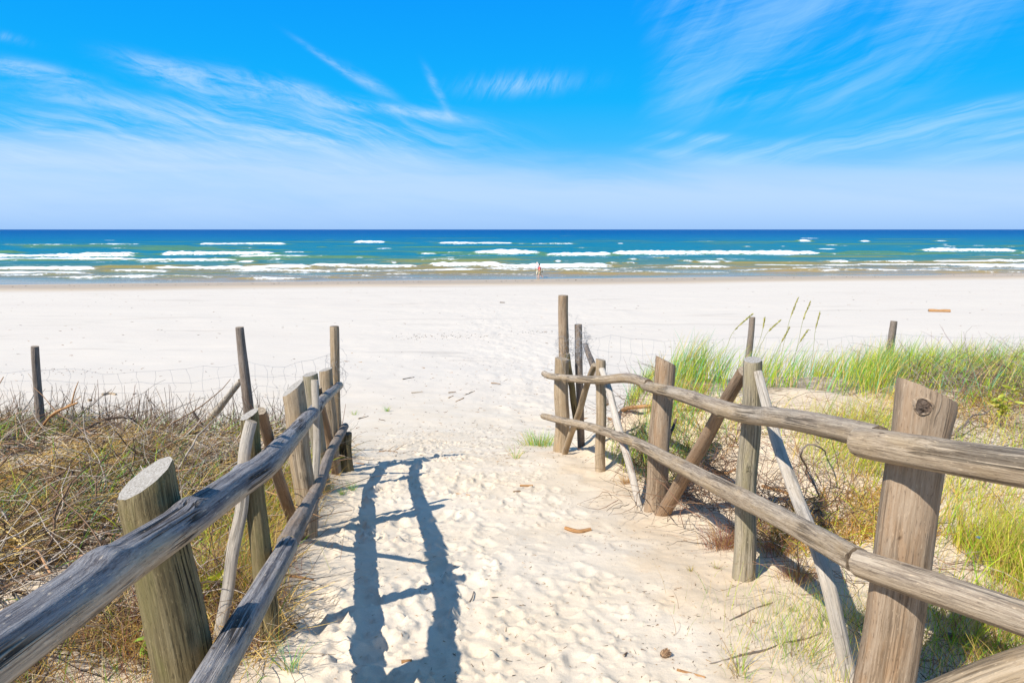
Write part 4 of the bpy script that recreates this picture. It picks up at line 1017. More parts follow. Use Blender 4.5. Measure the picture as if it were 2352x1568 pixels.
for (px, py, sx, sy, k) in [(1590, 1130, .22, .3, 420), (1800, 1200, .2, .25, 260), (1480, 1060, .12, .2, 160), (1470, 930, .25, .25, 160)]:
    c = hit(px, py); P = np.column_stack([c.x + sx * rg.normal(size=k), c.y + sy * rg.normal(size=k), np.zeros(k)]); P[:, 2] = surf(P[:, 0], P[:, 1]) + np.abs(rg.normal(size=k)) * .07
    bw.add(strands(P, U_(rg, .15, .55, k), U_(rg, 0, 6.283, k), U_(rg, .5, 1.6, k), U_(rg, 1.0, 2.0, k), U_(rg, .003, .008, k), pal([(*DBRN, 4), (*BRN, 3), (.25, .13, .08, 2)], k, rg), rg, 6, True, .22))
n = 2300; y = U_(rg, 5.6, 7.7, n); x = 3.6 + 4.2 * rg.random(n) ** .8 + .3 * (y - 6); P = np.column_stack([x, y, surf(x, y) + .02 + .16 * rg.random(n)])
bw.add(strands(P, U_(rg, .2, .7, n), U_(rg, 0, 6.283, n), U_(rg, .5, 1.6, n), U_(rg, 1.0, 2.1, n), U_(rg, .003, .007, n), pal([(*GREY, 3), (*PURP, 2), (*BRN, 3), (*DBRN, 2)], n, rg), rg, 6, True, .2))
n = 1500; P = scatter(n, 1.4, 2.7, 1, rg, .2, None, .3); P[:, 2] += np.abs(rg.normal(size=n)) * .02
bw.add(strands(P, U_(rg, .08, .3, n), U_(rg, 0, 6.283, n), U_(rg, .9, 1.6, n), U_(rg, 1.2, 1.8, n), U_(rg, .0015, .004, n), pal([(*BRN, 3), (*DBRN, 2), (*GREY, 2)], n, rg), rg, 5, True, .2))
o = bw.build('creeping_twigs', TWIG); tag(o, 'dark creeping twigs tangled at the foot of the braced fence', 'twigs', None, 'stuff')

# single tufts ------------------------------------------------------------
def tuft(px, py, n, h, spread, cols, label, w=.0022, name='grass_tuft', group='small tufts on the sand', lean=.9, cat='grass tuft', th=(.05, .7), Y=None):
    rg = np.random.default_rng(int(px * 7 + py)); c = hit(px, py) if Y is None else Vector((at(px, py, Y).x, Y, 0))
    P = np.column_stack([c.x + spread * (.3 if n > 65 else .1) * rg.normal(size=n), c.y + spread * (.3 if n > 65 else .1) * rg.normal(size=n), np.zeros(n)]); P[:, 2] = surf(P[:, 0], P[:, 1]) - .005
    az = np.arctan2(P[:, 1] - c.y, P[:, 0] - c.x) + .5 * rg.normal(size=n)
    b = Bundle().add(strands(P, U_(rg, .5, 1.05, n) * h, az, U_(rg, th[0], th[1], n), U_(rg, th[1] * .7, th[1] + lean, n), U_(rg, .7, 1.3, n) * w, pal([(*q, 1) for q in cols], n, rg), rg, 4))
    o = b.build(name, GRASS); recenter(o); tag(o, label, cat, group); return o
REDT = [RED, (.34, .17, .11), (.40, .24, .14), STRAW2]; GT = [GRN, YGRN, STRAW, BGRN]
tuft(1668, 1258, 420, .22, .16, REDT, 'bushy red brown hair grass tussock left of the grey green post', group='reddish tussocks')
tuft(1785, 1268, 320, .17, .15, REDT + [DGRN], 'dark red tussock in the shade right of the grey green post', group='reddish tussocks')
tuft(1832, 1325, 260, .14, .13, REDT + [STRAW], 'red and straw tussock against the long pale brace', group='reddish tussocks')
tuft(1440, 1112, 150, .14, .10, [STRAW2, ORNG, (.4, .24, .14)], 'small tan tussock between the slim post and the pale split brace', group='reddish tussocks')
tuft(1240, 1022, 260, .26, .35, [GRN, YGRN, BGRN, STRAW], 'green marram clump spreading left of the tall end pole', w=.005)
tuft(1184, 1052, 26, .2, .15, [GRN, YGRN, STRAW], 'sparse green sprout alone on open sand in the middle of the path end', w=.004)
tuft(752, 1130, 60, .12, .12, GT, 'little green tuft closest to the posts on the sand at the left fence')
tuft(786, 1136, 60, .11, .1, GT, 'little green tuft in the middle of the row at the left fence')
tuft(808, 1126, 60, .13, .1, GT, 'little green tuft farthest out on the path by the left fence')
tuft(813, 952, 40, .14, .2, GT, 'sparse tuft on the beach right of the left end post', w=.004)
tuft(889, 943, 60, .16, .2, GT, 'wider green tuft on the open beach beyond the left fence', w=.004)
tuft(700, 1205, 150, .32, .16, [STRAW, (.6, .5, .26), STRAW2], 'long straw tuft hanging over the sand at the broad post of the left fence', w=.0025, lean=1.4)
tuft(745, 1085, 90, .2, .14, [STRAW, RED, YGRN], 'straw and red tuft at the foot of the far left posts', w=.003)
tuft(668, 1540, 30, .18, .16, [GRN, BGRN, STRAW], 'thin green sprout under the lower grey rail at the frame edge', w=.003)
for px, py, l in [(1587, 1315, 'nearest the grey green post'), (1645, 1310, 'left of the bushy red tussock base'), (1760, 1390, 'above the buried twig line'), (1822, 1402, 'below the red and straw tussock'), (1900, 1388, 'beside the long pale brace foot')]:
    tuft(px, py, 26, .06, .06, [STRAW2, YGRN, BRN], 'tiny sprout on smooth sand ' + l, group='tiny sprouts on the bank', w=.0016)
for px, py, nn_, l in [(1700, 1548, 60, 'at the bottom edge of the picture'), (1830, 1500, 90, 'over the long buried branch'), (1930, 1440, 120, 'between the pale brace and the thick brown post')]:
    tuft(px, py, nn_, .2, .2, [YGRN, GRN, STRAW, (.34, .2, .1)], 'thin yellow green stems ' + l, group='thin stems by the near brace', w=.0018)
# tall stalks with seed heads
stalkc = [(.50, .46, .12), (.42, .42, .10)]
def stalk(pts, Y, label, headn=2):
    rg = np.random.default_rng(int(pts[0][0])); n = len(pts)
    P = [at(px, py, Y) for px, py in pts]        # top ... bottom
    base = Vector((P[-1].x, Y, gz(P[-1].x, Y) - .02)) if True else None
    P.append(Vector((P[-1].x - .02, Y, gz(P[-1].x, Y) - .02)))
    e = empty('seed_stalk', tuple(P[-1]), label, 'grass stalk', 'tall seed stalks in the marram grass')
    q, r_ = spline(P[::-1], [.0028] * len(P), .02)
    co, fa = tubes([q], .0022, 4)
    me = mesh_np('stem', co, fa, GRASS, True, {'col': np.tile([.40, .42, .12, 1], (len(co), 1))}); link('stem', me, e)
    # head: overlapping spikelets round the top stretch
    hq, _ = spline([P[0], P[1], P[2]] if len(P) > 3 else P[:2], [1, 1, 1][: 3 if len(P) > 3 else 2], .006)
    Lh = (P[1] - P[0]).length * .95; S = np.concatenate([[0], np.cumsum(np.linalg.norm(np.diff(hq, axis=0), axis=1))]); hq = hq[S < Lh]
    m_ = 90; k = rg.integers(0, len(hq), m_); b = hq[k]
    d = hq[0] - hq[min(len(hq) - 1, 5)]; d = d / np.linalg.norm(d)
    az = rg.uniform(0, 6.28, m_); th = rg.uniform(.1, .55, m_)
    # directions about the stalk's own axis
    u = np.cross(d, [0, 1, .1]); u /= np.linalg.norm(u); v = np.cross(d, u)
    D = d[None] * np.cos(th)[:, None] + (u[None] * np.cos(az)[:, None] + v[None] * np.sin(az)[:, None]) * np.sin(th)[:, None]
    azw = np.arctan2(D[:, 1], D[:, 0]); thw = np.arccos(np.clip(D[:, 2], -1, 1))
    B = Bundle().add(strands(b, rg.uniform(.018, .032, m_), azw, thw, thw, rg.uniform(.006, .010, m_), pal([(.55, .50, .13, 2), (.46, .44, .10, 1)], m_, rg), rg, 2, True))
    B.build('seed_head', GRASS, e)
stalk([(1727, 722), (1686, 760), (1672, 790), (1661, 828)], 7.4, 'arching seed stalk leaning in front of the slim back post')
stalk([(1756, 733), (1752, 756), (1744, 785), (1733, 816)], 7.5, 'short upright seed stalk just right of the slim back post')
stalk([(1832, 687), (1815, 731), (1805, 770), (1795, 815)], 7.4, 'tallest seed stalk in the marram grass')
stalk([(1860, 696), (1844, 737), (1835, 780), (1825, 822)], 7.5, 'second tallest seed stalk, right of the tallest one')
stalk([(1883, 719), (1873, 757), (1870, 785), (1867, 810)], 7.6, 'upright seed stalk standing rightmost of the group')
stalk([(1854, 760), (1836, 787), (1831, 800), (1826, 818)], 7.3, 'low bent seed stalk below the second tallest one')
stalk([(1812, 754), (1794, 788), (1788, 800), (1783, 815)], 7.3, 'low bent seed stalk below the tallest one')
stalk([(1791, 737), (1764, 762), (1754, 780), (1745, 805)], 7.3, 'seed stalk arching right, between the slim back post and the tallest stalk')

# leafy sprigs and flowers
leafm, nt = newmat('fresh_leaf'); g = G(nt); a = g.attr('col').outputs['Color']; b_ = g.bsdf(a, .45, .4)
t_ = g.n('ShaderNodeBsdfTranslucent'); nt.links.new(a, t_.inputs[0]); mx = g.n('ShaderNodeMixShader'); mx.inputs[0].default_value = .35
nt.links.new(b_.outputs[0], mx.inputs[1]); nt.links.new(t_.outputs[0], mx.inputs[2]); g.out(mx.outputs[0])
def sprig(px, py, h, nleaf, leaf, cols, label, name='leafy_sprig', lean=.0):
    rg = np.random.default_rng(int(px)); c = hit(px, py); c.z = float(surf([c.x], [c.y])[0])
    e = empty(name, tuple(c), label, 'plant', 'leafy sprigs on the dunes')
    ns = max(1, nleaf // 9); B = Bundle(); tips = []
    P = np.repeat([[c.x, c.y, c.z - .01]], ns, 0); az = rg.uniform(0, 6.28, ns)
    L_ = rg.uniform(.7, 1, ns) * h; th0 = rg.uniform(.0, .25, ns) ; th1 = rg.uniform(.2, .8, ns)
    B.add(strands(P, L_, az, th0, th1, np.full(ns, .004), np.tile([.22, .20, .07], (ns, 1)), rg, 5, True)); B.build('stem', GRASS, e)
    B = Bundle(); k = rg.integers(0, ns, nleaf); f = rg.uniform(.35, 1, nleaf)
    th = th0[k] + (th1[k] - th0[k]) * f * .5
    b = np.column_stack([c.x + np.sin(th) * np.cos(az[k]) * L_[k] * f, c.y + np.sin(th) * np.sin(az[k]) * L_[k] * f, c.z + np.cos(th) * L_[k] * f])
    # lens-shaped leaves: base half and tip half
    la = rg.uniform(0, 6.28, nleaf); lt = rg.uniform(.6, 1.5, nleaf); LL = rg.uniform(.7, 1.2, nleaf) * leaf
    D = np.stack([np.sin(lt) * np.cos(la), np.sin(lt) * np.sin(la), np.cos(lt)], -1); Rn = rg.normal(size=(nleaf, 3)); Sd = np.cross(D, Rn); Sd /= np.linalg.norm(Sd, axis=1)[:, None]; N_ = np.cross(D, Sd)
    co = []; 
    prof_ = [(0, .03), (.25, .13), (.5, .17), (.78, .11), (1, .01)]
    for (t, w) in prof_:
        ctr = b + D * (LL * t)[:, None] - N_ * (LL * .12 * (t * (1 - t) * 4))[:, None] - np.array([0, 0, 1]) * (LL * .25 * t * t)[:, None]
        co += [ctr - Sd * (LL * w)[:, None], ctr, ctr + Sd * (LL * w)[:, None]]
        co[-2] = co[-2] - N_ * (LL * w * .25)[:, None]
    co = np.stack(co, 1).reshape(-1, 3); i = np.arange(nleaf)[:, None] * 15 + np.arange(4)[None] * 3
    fa = np.vstack([np.stack([i, i + 1, i + 4, i + 3], -1).reshape(-1, 4), np.stack([i + 1, i + 2, i + 5, i + 4], -1).reshape(-1, 4)])
    cv = np.repeat(np.concatenate([pal([(*q, 1) for q in cols], nleaf, rg, .12), np.ones((nleaf, 1))], 1), 15, 0)
    o = link('foliage', mesh_np('foliage', co, fa, leafm, True, {'col': cv}), e)
LIME = [(.42, .50, .03), (.55, .52, .04), (.32, .42, .03)]
sprig(487, 1402, .16, 18, .12, LIME, 'lime green leafy sprig right of the thick olive post')
sprig(326, 1515, .12, 8, .09, [(.22, .42, .05), (.30, .46, .05)], 'small fresh green sprig left of the thick olive post')
sprig(2300, 985, .36, 70, .07, [(.42, .44, .05), (.30, .36, .05), (.5, .42, .06)], 'yellow green leafy bush at the right edge under the grey brush')
def flower(px, py, label):
    rg = np.random.default_rng(int(px)); c = hit(px, py + 45); c.z = float(surf([c.x], [c.y])[0]); d = at(px, py, c.y - .01)
    e = empty('blue_flower', tuple(c), label, 'flower', 'blue flowers in the right grass')
    q, _ = spline([c, c.lerp(d, .5) + Vector((.01, 0, 0)), d], [1, 1, 1], .02); co, fa = tubes([q], .0012, 4)
    link('stem', mesh_np('stem', co, fa, GRASS, True, {'col': np.tile([.2, .26, .08, 1], (len(co), 1))}), e)
    n = 40; P = np.tile(np.array(d), (n, 1)); B = Bundle().add(strands(P, rg.uniform(.010, .017, n), rg.uniform(0, 6.28, n), rg.uniform(0, 1.5, n), rg.uniform(.4, 1.8, n), np.full(n, .005), pal([(.10, .16, .75, 1), (.16, .22, .85, 1)], n, rg), rg, 3))
    B.build('petals', GRASS, e)
flower(2283, 1214, 'upper small blue flower in the grass right of the thick brown post')
flower(2249, 1236, 'lower small blue flower, nearer the thick brown post')

# ------------------------------------------------------------------ branches and driftwood
def stick(pts, wpx, mat, label, name='branch', cat='branch', group=None, lift=.0, taper=.6, twigs=(), end=None, sides=10, rough=.10):
    """pts: (px,py) lies on the sand there, (px,py,Y) hangs free at depth Y, (px,py,'h',z) stands z above the sand below"""
    P = []
    for p in pts:
        if len(p) == 3: P.append(at(*p))
        else:
            h = hit(p[0], p[1]); h.z = max(h.z, float(surf([h.x], [h.y])[0])); P.append(h)
    dp = [pix(p)[2] for p in P]
    r0 = wpx / 2 / F * float(np.mean(dp))
    R = [r0 * (1 - (1 - taper) * i / (len(P) - 1)) for i in range(len(P))]
    P = [p + Vector((0, 0, r0 * .55 + lift)) if len(q) == 2 else p for p, q in zip(P, pts)]
    L = sum((P[i + 1] - P[i]).length for i in range(len(P) - 1))
    me = log_mesh(name, P, R, [mat, end or ENDTAN], int(pts[0][0] * 3 + pts[0][1]), sides, max(.008, L / 50), rough, (0, 0, 1) if abs((P[-1] - P[0]).normalized().z) < .8 else (1, 0, 0), wob=L * .008)
    o = link(name, me)
    rg = np.random.default_rng(int(pts[0][0] * 5 + pts[0][1]))
    for t in twigs:
        i = int(t * (len(P) - 1)); i = min(i, len(P) - 2); b = P[i].lerp(P[i + 1], t * (len(P) - 1) - i)
        d = (P[i + 1] - P[i]).normalized(); s = Vector(rg.normal(size=3)); s = (s - d * s.dot(d)).normalized(); s.z = abs(s.z) * .6
        e = b + (d * .7 + s) * L * rg.uniform(.1, .22)
        tw = link('side_twig', log_mesh('side_twig', [b, b.lerp(e, .5) + s * L * .01, e], [r0 * .5, r0 * .4, r0 * .2], [mat, end or ENDTAN], int(t * 99), 6, L / 60, .08, (0, 0, 1) if abs(d.z) < .8 else (1, 0, 0)), o)
    # origin at the foot; side twigs move with it
    c = o.data; n = len(c.vertices); co = np.empty(n * 3, np.float32); c.vertices.foreach_get('co', co); co = co.reshape(-1, 3)
    ctr = Vector((float(co[:, 0].mean()), float(co[:, 1].mean()), float(co[:, 2].min())))
    for ch in [o] + list(bpy.data.objects[o.name].children): ch.data.transform(Matrix.Translation(-ctr)); ch.location = (0, 0, 0)
    o.location = ctr
    tag(o, label, cat, group); return o
GB = 'dead branches on the left dune'
stick([(160, 1158), (280, 1045, 5.6), (335, 1017, 6.0), (420, 1000, 6.2), (486, 988, 6.4)], 6, W['darkbark'], 'long thin dark branch slanting across the left dune towards the pale prop', group=GB, twigs=(.3, .55, .7))
stick([(129, 1150), (160, 1122), (192, 1100), (236, 1080)], 10, W['orangewood'], 'thick orange brown branch lying left of the olive post top', group=GB)
stick([(66, 1041), (82, 995, 6.4), (118, 957, 6.3), (165, 927, 6.2), (181, 920, 6.2)], 7, W['orangewood'], 'arching orange stained branch rising beside the leftmost slim post', group=GB, twigs=(.5, .75))
stick([(122, 1030), (165, 1003, 6.0), (209, 981, 6.1), (247, 965, 6.2), (291, 961, 6.3), (324, 972, 6.4)], 7, W['darkbark'], 'low arching dark branch on top of the brushwood', group=GB, twigs=(.4, .6, .8))
stick([(7, 1071), (68, 1085), (100, 1102), (119, 1126)], 9, W['greybark'], 'pale grey root snaking in from the left edge', group=GB)
stick([(181, 1160), (210, 1172), (232, 1180), (293, 1186)], 11, W['greybark'], 'pinkish grey branch running behind the olive post', group=GB)
stick([(0, 1212), (61, 1200), (123, 1188)], 10, W['darkbark'], 'dark branch end at the left edge below the grey stump', group=GB)
stick([(58, 1232), (82, 1250), (102, 1275), (100, 1310)], 12, W['greybark'], 'thick bent grey brown branch above the top grey rail', group=GB)
stick([(290, 1188), (275, 1215), (258, 1240)], 10, W['greybark'], 'short branch touching the top grey rail left of the olive post', group=GB)
stick([(300, 1440), (250, 1490), (205, 1540)], 6, W['tan'], 'straight thin tan branch under the top grey rail', group=GB)
stick([(335, 1452), (285, 1505), (240, 1560)], 6, W['tan'], 'straight tan branch beside the thin one under the top grey rail', group=GB)
stick([(285, 1345), (270, 1385), (240, 1430), (215, 1490)], 12, W['greybark'], 'gnarled grey brown branch in the shade under the top grey rail', group=GB, twigs=(.5,))
stick([(110, 1440), (100, 1500), (85, 1560)], 9, W['darkbark'], 'dark gnarled branch near the bottom left corner', group=GB)
stick([(195, 1500), (228, 1508), (250, 1518)], 6, W['pale'], 'short pale driftwood stick in the dry grass under the top rail', group=GB)
stick([(0, 1190), (20, 1215), (35, 1235)], 6, W['pale'], 'whitish stick at the left edge', group=GB)
stick([(180, 1068), (150, 1064), (95, 1072), (60, 1066)], 5, W['greybark'], 'thin grey branch lying above the pale root', group=GB)
stick([(350, 975, 6.5), (365, 1015, 6.6), (375, 1050, 6.6)], 5, W['darkbark'], 'bare upright twig in the middle of the brushwood', group=GB)
stick([(445, 945, 6.3), (470, 985, 6.3), (520, 1015, 6.3), (556, 1000, 6.3)], 6, W['darkbark'], 'curved dark branch in front of the pale prop', group=GB, twigs=(.3, .6))
# grey stump
sb = hit(142, 1222); 
st = log_mesh('stump', [sb - Vector((0, 0, .05)), sb + Vector((.0, 0, .05)), at(140, 1160, sb.y + .03)], [.034, .030, .026], [W['greybark'], ENDDARK], 91, 18, .012, .16, (1, 0, 0), slant=((1, 0, 0), .03), flat=.8)
so = link('driftwood_stump', st); recenter(so); tag(so, 'short grey weathered stump standing in dark roots left of the olive post', 'stump')
stick([(148, 1160), (165, 1172), (190, 1195), (172, 1225)], 22, W['darkbark'], 'dark charred root curling beside the grey stump', cat='root', name='root')
GR_ = 'branches on the right dune'
stick([(1338, 963), (1400, 958), (1431, 956), (1497, 952)], 10, W['orangewood'], 'reddish bark log lying behind the slim post of the right fence', group=GR_)
stick([(1555, 948), (1610, 944), (1660, 940)], 9, W['redbrown'], 'reddish log end right of the brown slanted-top post', group=GR_)
stick([(1528, 1075), (1536, 1010, 5.3), (1553, 962, 5.4)], 9, W['darkbark'], 'dark branch leaning up behind the brown slanted-top post', group=GR_)
stick([(1560, 952), (1600, 985), (1650, 1010)], 7, W['greybark'], 'grey branch slanting down behind the thick dark brace', group=GR_)
stick([(1700, 1052), (1706, 1075), (1700, 1110)], 8, W['orangewood'], 'short red brown root by the grey green post', group=GR_)
stick([(1640, 1085), (1668, 1092), (1690, 1082)], 8, W['orangewood'], 'orange bark piece behind the lower rail', group=GR_)
stick([(1752, 1118), (1790, 1130), (1828, 1142)], 9, W['orangewood'], 'rust coloured branch between the grey green post and the pale brace', group=GR_)
stick([(1848, 1080), (1840, 1045, 3.9), (1860, 1022, 3.9), (1890, 1030, 3.9), (1902, 1050)], 5, W['greybark'], 'looped grey twig arching out of the sand', group=GR_)
stick([(2160, 1459), (2200, 1464), (2245, 1469), (2322, 1496)], 14, W['greybark'], 'grey branch with a pale broken tip above the corner brace', group=GR_)
stick([(2230, 1283), (2290, 1275), (2351, 1271)], 13, W['greybark'], 'dark grey driftwood branch at the right edge', group=GR_)
stick([(2255, 1262), (2300, 1262), (2352, 1266)], 5, W['tan'], 'thin tan stick above the dark grey branch', group=GR_)
stick([(2326, 1368), (2340, 1358), (2360, 1348)], 13, W['orangewood'], 'orange wood chunk under the near lower rail', group=GR_)
stick([(2268, 1352), (2310, 1322), (2352, 1300)], 4, W['pale'], 'straight pale stem leaning at the right edge', group=GR_)
stick([(2290, 838, 6.9), (2310, 842, 6.9), (2322, 852, 6.9), (2330, 872, 6.9)], 5, W['darkbark'], 'dark hooked twig sticking up from the grass crest', group=GR_)
stick([(2180, 1010), (2200, 990, 4.9), (2240, 955, 5.2), (2270, 940, 5.4)], 6, W['greybark'], 'purple grey branch springing up right of the thick brown post', group=GR_, twigs=(.4, .7))
stick([(1600, 946, 6.1), (1690, 925, 6.2), (1780, 918, 6.3)], 4, W['darkbark'], 'long thin dark twig under the marram grass', group=GR_)
stick([(1675, 1428), (1712, 1412), (1745, 1396), (1775, 1382)], 4, W['greybark'], 'upper half buried twig on the smooth sand bank', group='half buried twigs on the bank', lift=-.003)
stick([(1752, 1455), (1790, 1445), (1830, 1430)], 4, W['greybark'], 'short half buried twig between two longer ones', group='half buried twigs on the bank', lift=-.003)
stick([(1632, 1529), (1720, 1508), (1803, 1480), (1882, 1450)], 6, W['greybark'], 'long half buried twig reaching the pale brace', group='half buried twigs on the bank', lift=-.003)
GS = 'sticks on the sandy path'
stick([(1298, 1213), (1327, 1221), (1357, 1218)], 8, W['orangewood'], 'reddish broken stick, the biggest on the middle of the path', 'stick', 'stick', GS, taper=1.1)
stick([(1194, 1116), (1224, 1116)], 5, W['orangewood'], 'short straight orange stick farther up the path', 'stick', 'stick', GS, taper=.7)
stick([(1179, 1130), (1195, 1128)], 5, W['redbrown'], 'stubby brown stick below the short straight orange one', 'stick', 'stick', GS)
stick([(1077, 1386), (1084, 1372), (1088, 1358)], 4, W['greybark'], 'bent grey stick right of the rail shadow', 'stick', 'stick', GS)
stick([(1120, 1373), (1144, 1371)], 3, W['darkbark'], 'tiny dark stick beside the bent grey one', 'stick', 'stick', GS)
stick([(922, 1521), (946, 1519)], 9, W['orangewood'], 'chunky wood chip between the two rail shadows', 'wood_chip', 'wood chip', GS)
stick([(663, 1325), (695, 1327), (721, 1331)], 6, W['orangewood'], 'yellow orange splinter beside the lower grey rail', 'stick', 'stick', GS)
stick([(634, 1400), (655, 1425), (668, 1438), (683, 1453)], 7, W['darkbark'], 'dark forked twig at the foot of the greenish post', 'stick', 'stick', GS, twigs=(.55, .7))
stick([(629, 1491), (648, 1472)], 6, W['tan'], 'short tan stick near the foot of the greenish post', 'stick', 'stick', GS)
stick([(1085, 1118, 5.7), (1084, 1100, 5.7)], 3, W['darkbark'], 'thin twig standing upright in the sand', 'stick', 'stick', GS) if False else None
stick([(1048, 1134), (1080, 1138)], 3, W['orangewood'], 'thin reddish splinter on the middle of the path', 'stick', 'stick', GS)
stick([(1190, 1512), (1204, 1504)], 6, W['redbrown'], 'stubby rust brown chip low on the right of the path', 'wood_chip', 'wood chip', GS) if False else None
stick([(1728, 1489 - 60), (1742, 1493 - 60)], 3, W['redbrown'], 'reddish flake on the smooth bank', 'wood_chip', 'wood chip', GS)
stick([(1555, 1541), (1620, 1560)], 6, W['orangewood'], 'orange twig with green moss at the bottom edge', 'stick', 'stick', GS)
stick([(1432, 1512), (1440, 1500)], 5, W['redbrown'], 'small red brown chip left of the pine cone', 'wood_chip', 'wood chip', GS)
GBs = 'driftwood sticks on the open beach'
stick([(925, 873), (951, 867)], 2.8, W['darkbark'], 'dark stick alone on the open beach right of the left end post', 'stick', 'stick', GBs)
stick([(945, 902), (972, 900)], 2.1, W['tan'], 'thin tan stick below the dark lone one', 'stick', 'stick', GBs)
stick([(1069, 908), (1080, 902), (1090, 898)], 2.1, W['redbrown'], 'thin forked stick in the middle of the sand opening', 'stick', 'stick', GBs)
stick([(1030, 902), (1047, 900)], 2.8, W['redbrown'], 'thicker brown stick left of the forked one', 'stick', 'stick', GBs)
stick([(1030, 917), (1041, 912)], 2.8, W['orangewood'], 'short orange stick under the thicker brown one', 'stick', 'stick', GBs)
stick([(1047, 924), (1065, 917)], 2.8, W['orangewood'], 'longer orange stick under the forked one', 'stick', 'stick', GBs)
stick([(823, 962), (846, 956)], 2.8, W['redbrown'], 'brown stick near the sparse beach tuft', 'stick', 'stick', GBs)
stick([(871, 963), (885, 967)], 2.1, W['darkbark'], 'curved dark twig below the wider green tuft', 'stick', 'stick', GBs)
stick([(871, 1036), (893, 1036), (912, 1039), (908, 1050)], 2.8, W['redbrown'], 'crooked twig where the beach meets the trampled path', 'stick', 'stick', GBs, twigs=(.3, .5))
stick([(814, 1064), (838, 1067)], 2.8, W['orangewood'], 'reddish stick beside the short post stub', 'stick', 'stick', GBs)
stick([(236, 908), (252, 905), (267, 907)], 7, W['tan'], 'tan driftwood piece seen through the left wire mesh', 'driftwood', 'driftwood', GBs)
stick([(305, 906), (313, 903)], 2.1, W['darkbark'], 'small dark twig right of the tan driftwood piece', 'stick', 'stick', GBs)
stick([(203, 921), (211, 920)], 7, W['orangewood'], 'small brown lump below the tan driftwood', 'wood_chip', 'wood chip', GBs)
stick([(2132, 716), (2182, 717)], 8, W['orangewood'], 'thick short orange log lying far out on the right beach', 'driftwood_log', 'driftwood log', taper=1., sides=16, end=ENDTAN)
stick([(1600, 817), (1612, 815)], 2.8, W['redbrown'], 'small brown stick beyond the right wire mesh', 'stick', 'stick', GBs) if False else None
stick([(1148, 695), (1160, 695)], 2.1, W['darkbark'], 'tiny dark stick far out on the middle beach', 'stick', 'stick', GBs)
stick([(1110, 738), (1121, 737)], 2.1, W['darkbark'], 'tiny stick on the beach above the dark weed line', 'stick', 'stick', GBs) if False else None
stick([(1128, 880), (1150, 882)], 2.8, W['redbrown'], 'brown twig lying on the sand left of the right fence end', 'stick', 'stick', GBs)
# pine cone
def pine_cone(px, py):
    c = hit(px, py); z = float(surf([c.x], [c.y])[0]); rg = np.random.default_rng(3)
    e = empty('pine_cone', (c.x, c.y, z), 'small open brown pine cone lying on the path near the right bank', 'pine cone')
    ctr = np.array([c.x, c.y, z + .014]); ax = np.array([.85, .35, .25]); ax /= np.linalg.norm(ax)
    core = log_mesh('core', [Vector(ctr - ax * .018), Vector(ctr), Vector(ctr + ax * .020)], [.008, .011, .004], [W['redbrown'], ENDDARK], 5, 10, .004, .05); link('core', core, e)
    u = np.cross(ax, [0, 0, 1]); u /= np.linalg.norm(u); v = np.cross(ax, u); n = 70
    f = np.linspace(-.9, 1, n); a = np.arange(n) * 2.39996
    rad = .011 * np.sqrt(np.clip(1 - (f * .8) ** 2, 0, 1)); b = ctr + ax * (f * .019)[:, None] + (u * np.cos(a)[:, None] + v * np.sin(a)[:, None]) * (rad * .8)[:, None]
    D = u * np.cos(a)[:, None] + v * np.sin(a)[:, None] + ax * .5; D /= np.linalg.norm(D, axis=1)[:, None]
    B = Bundle().add(strands(b, np.full(n, .010), np.arctan2(D[:, 1], D[:, 0]), np.arccos(D[:, 2]), np.arccos(D[:, 2]), np.full(n, .009), pal([(.30, .18, .10, 1), (.40, .27, .16, 1)], n, rg), rg, 2, True))
    B.build('scales', TWIG, e)
pine_cone(1527, 1506)

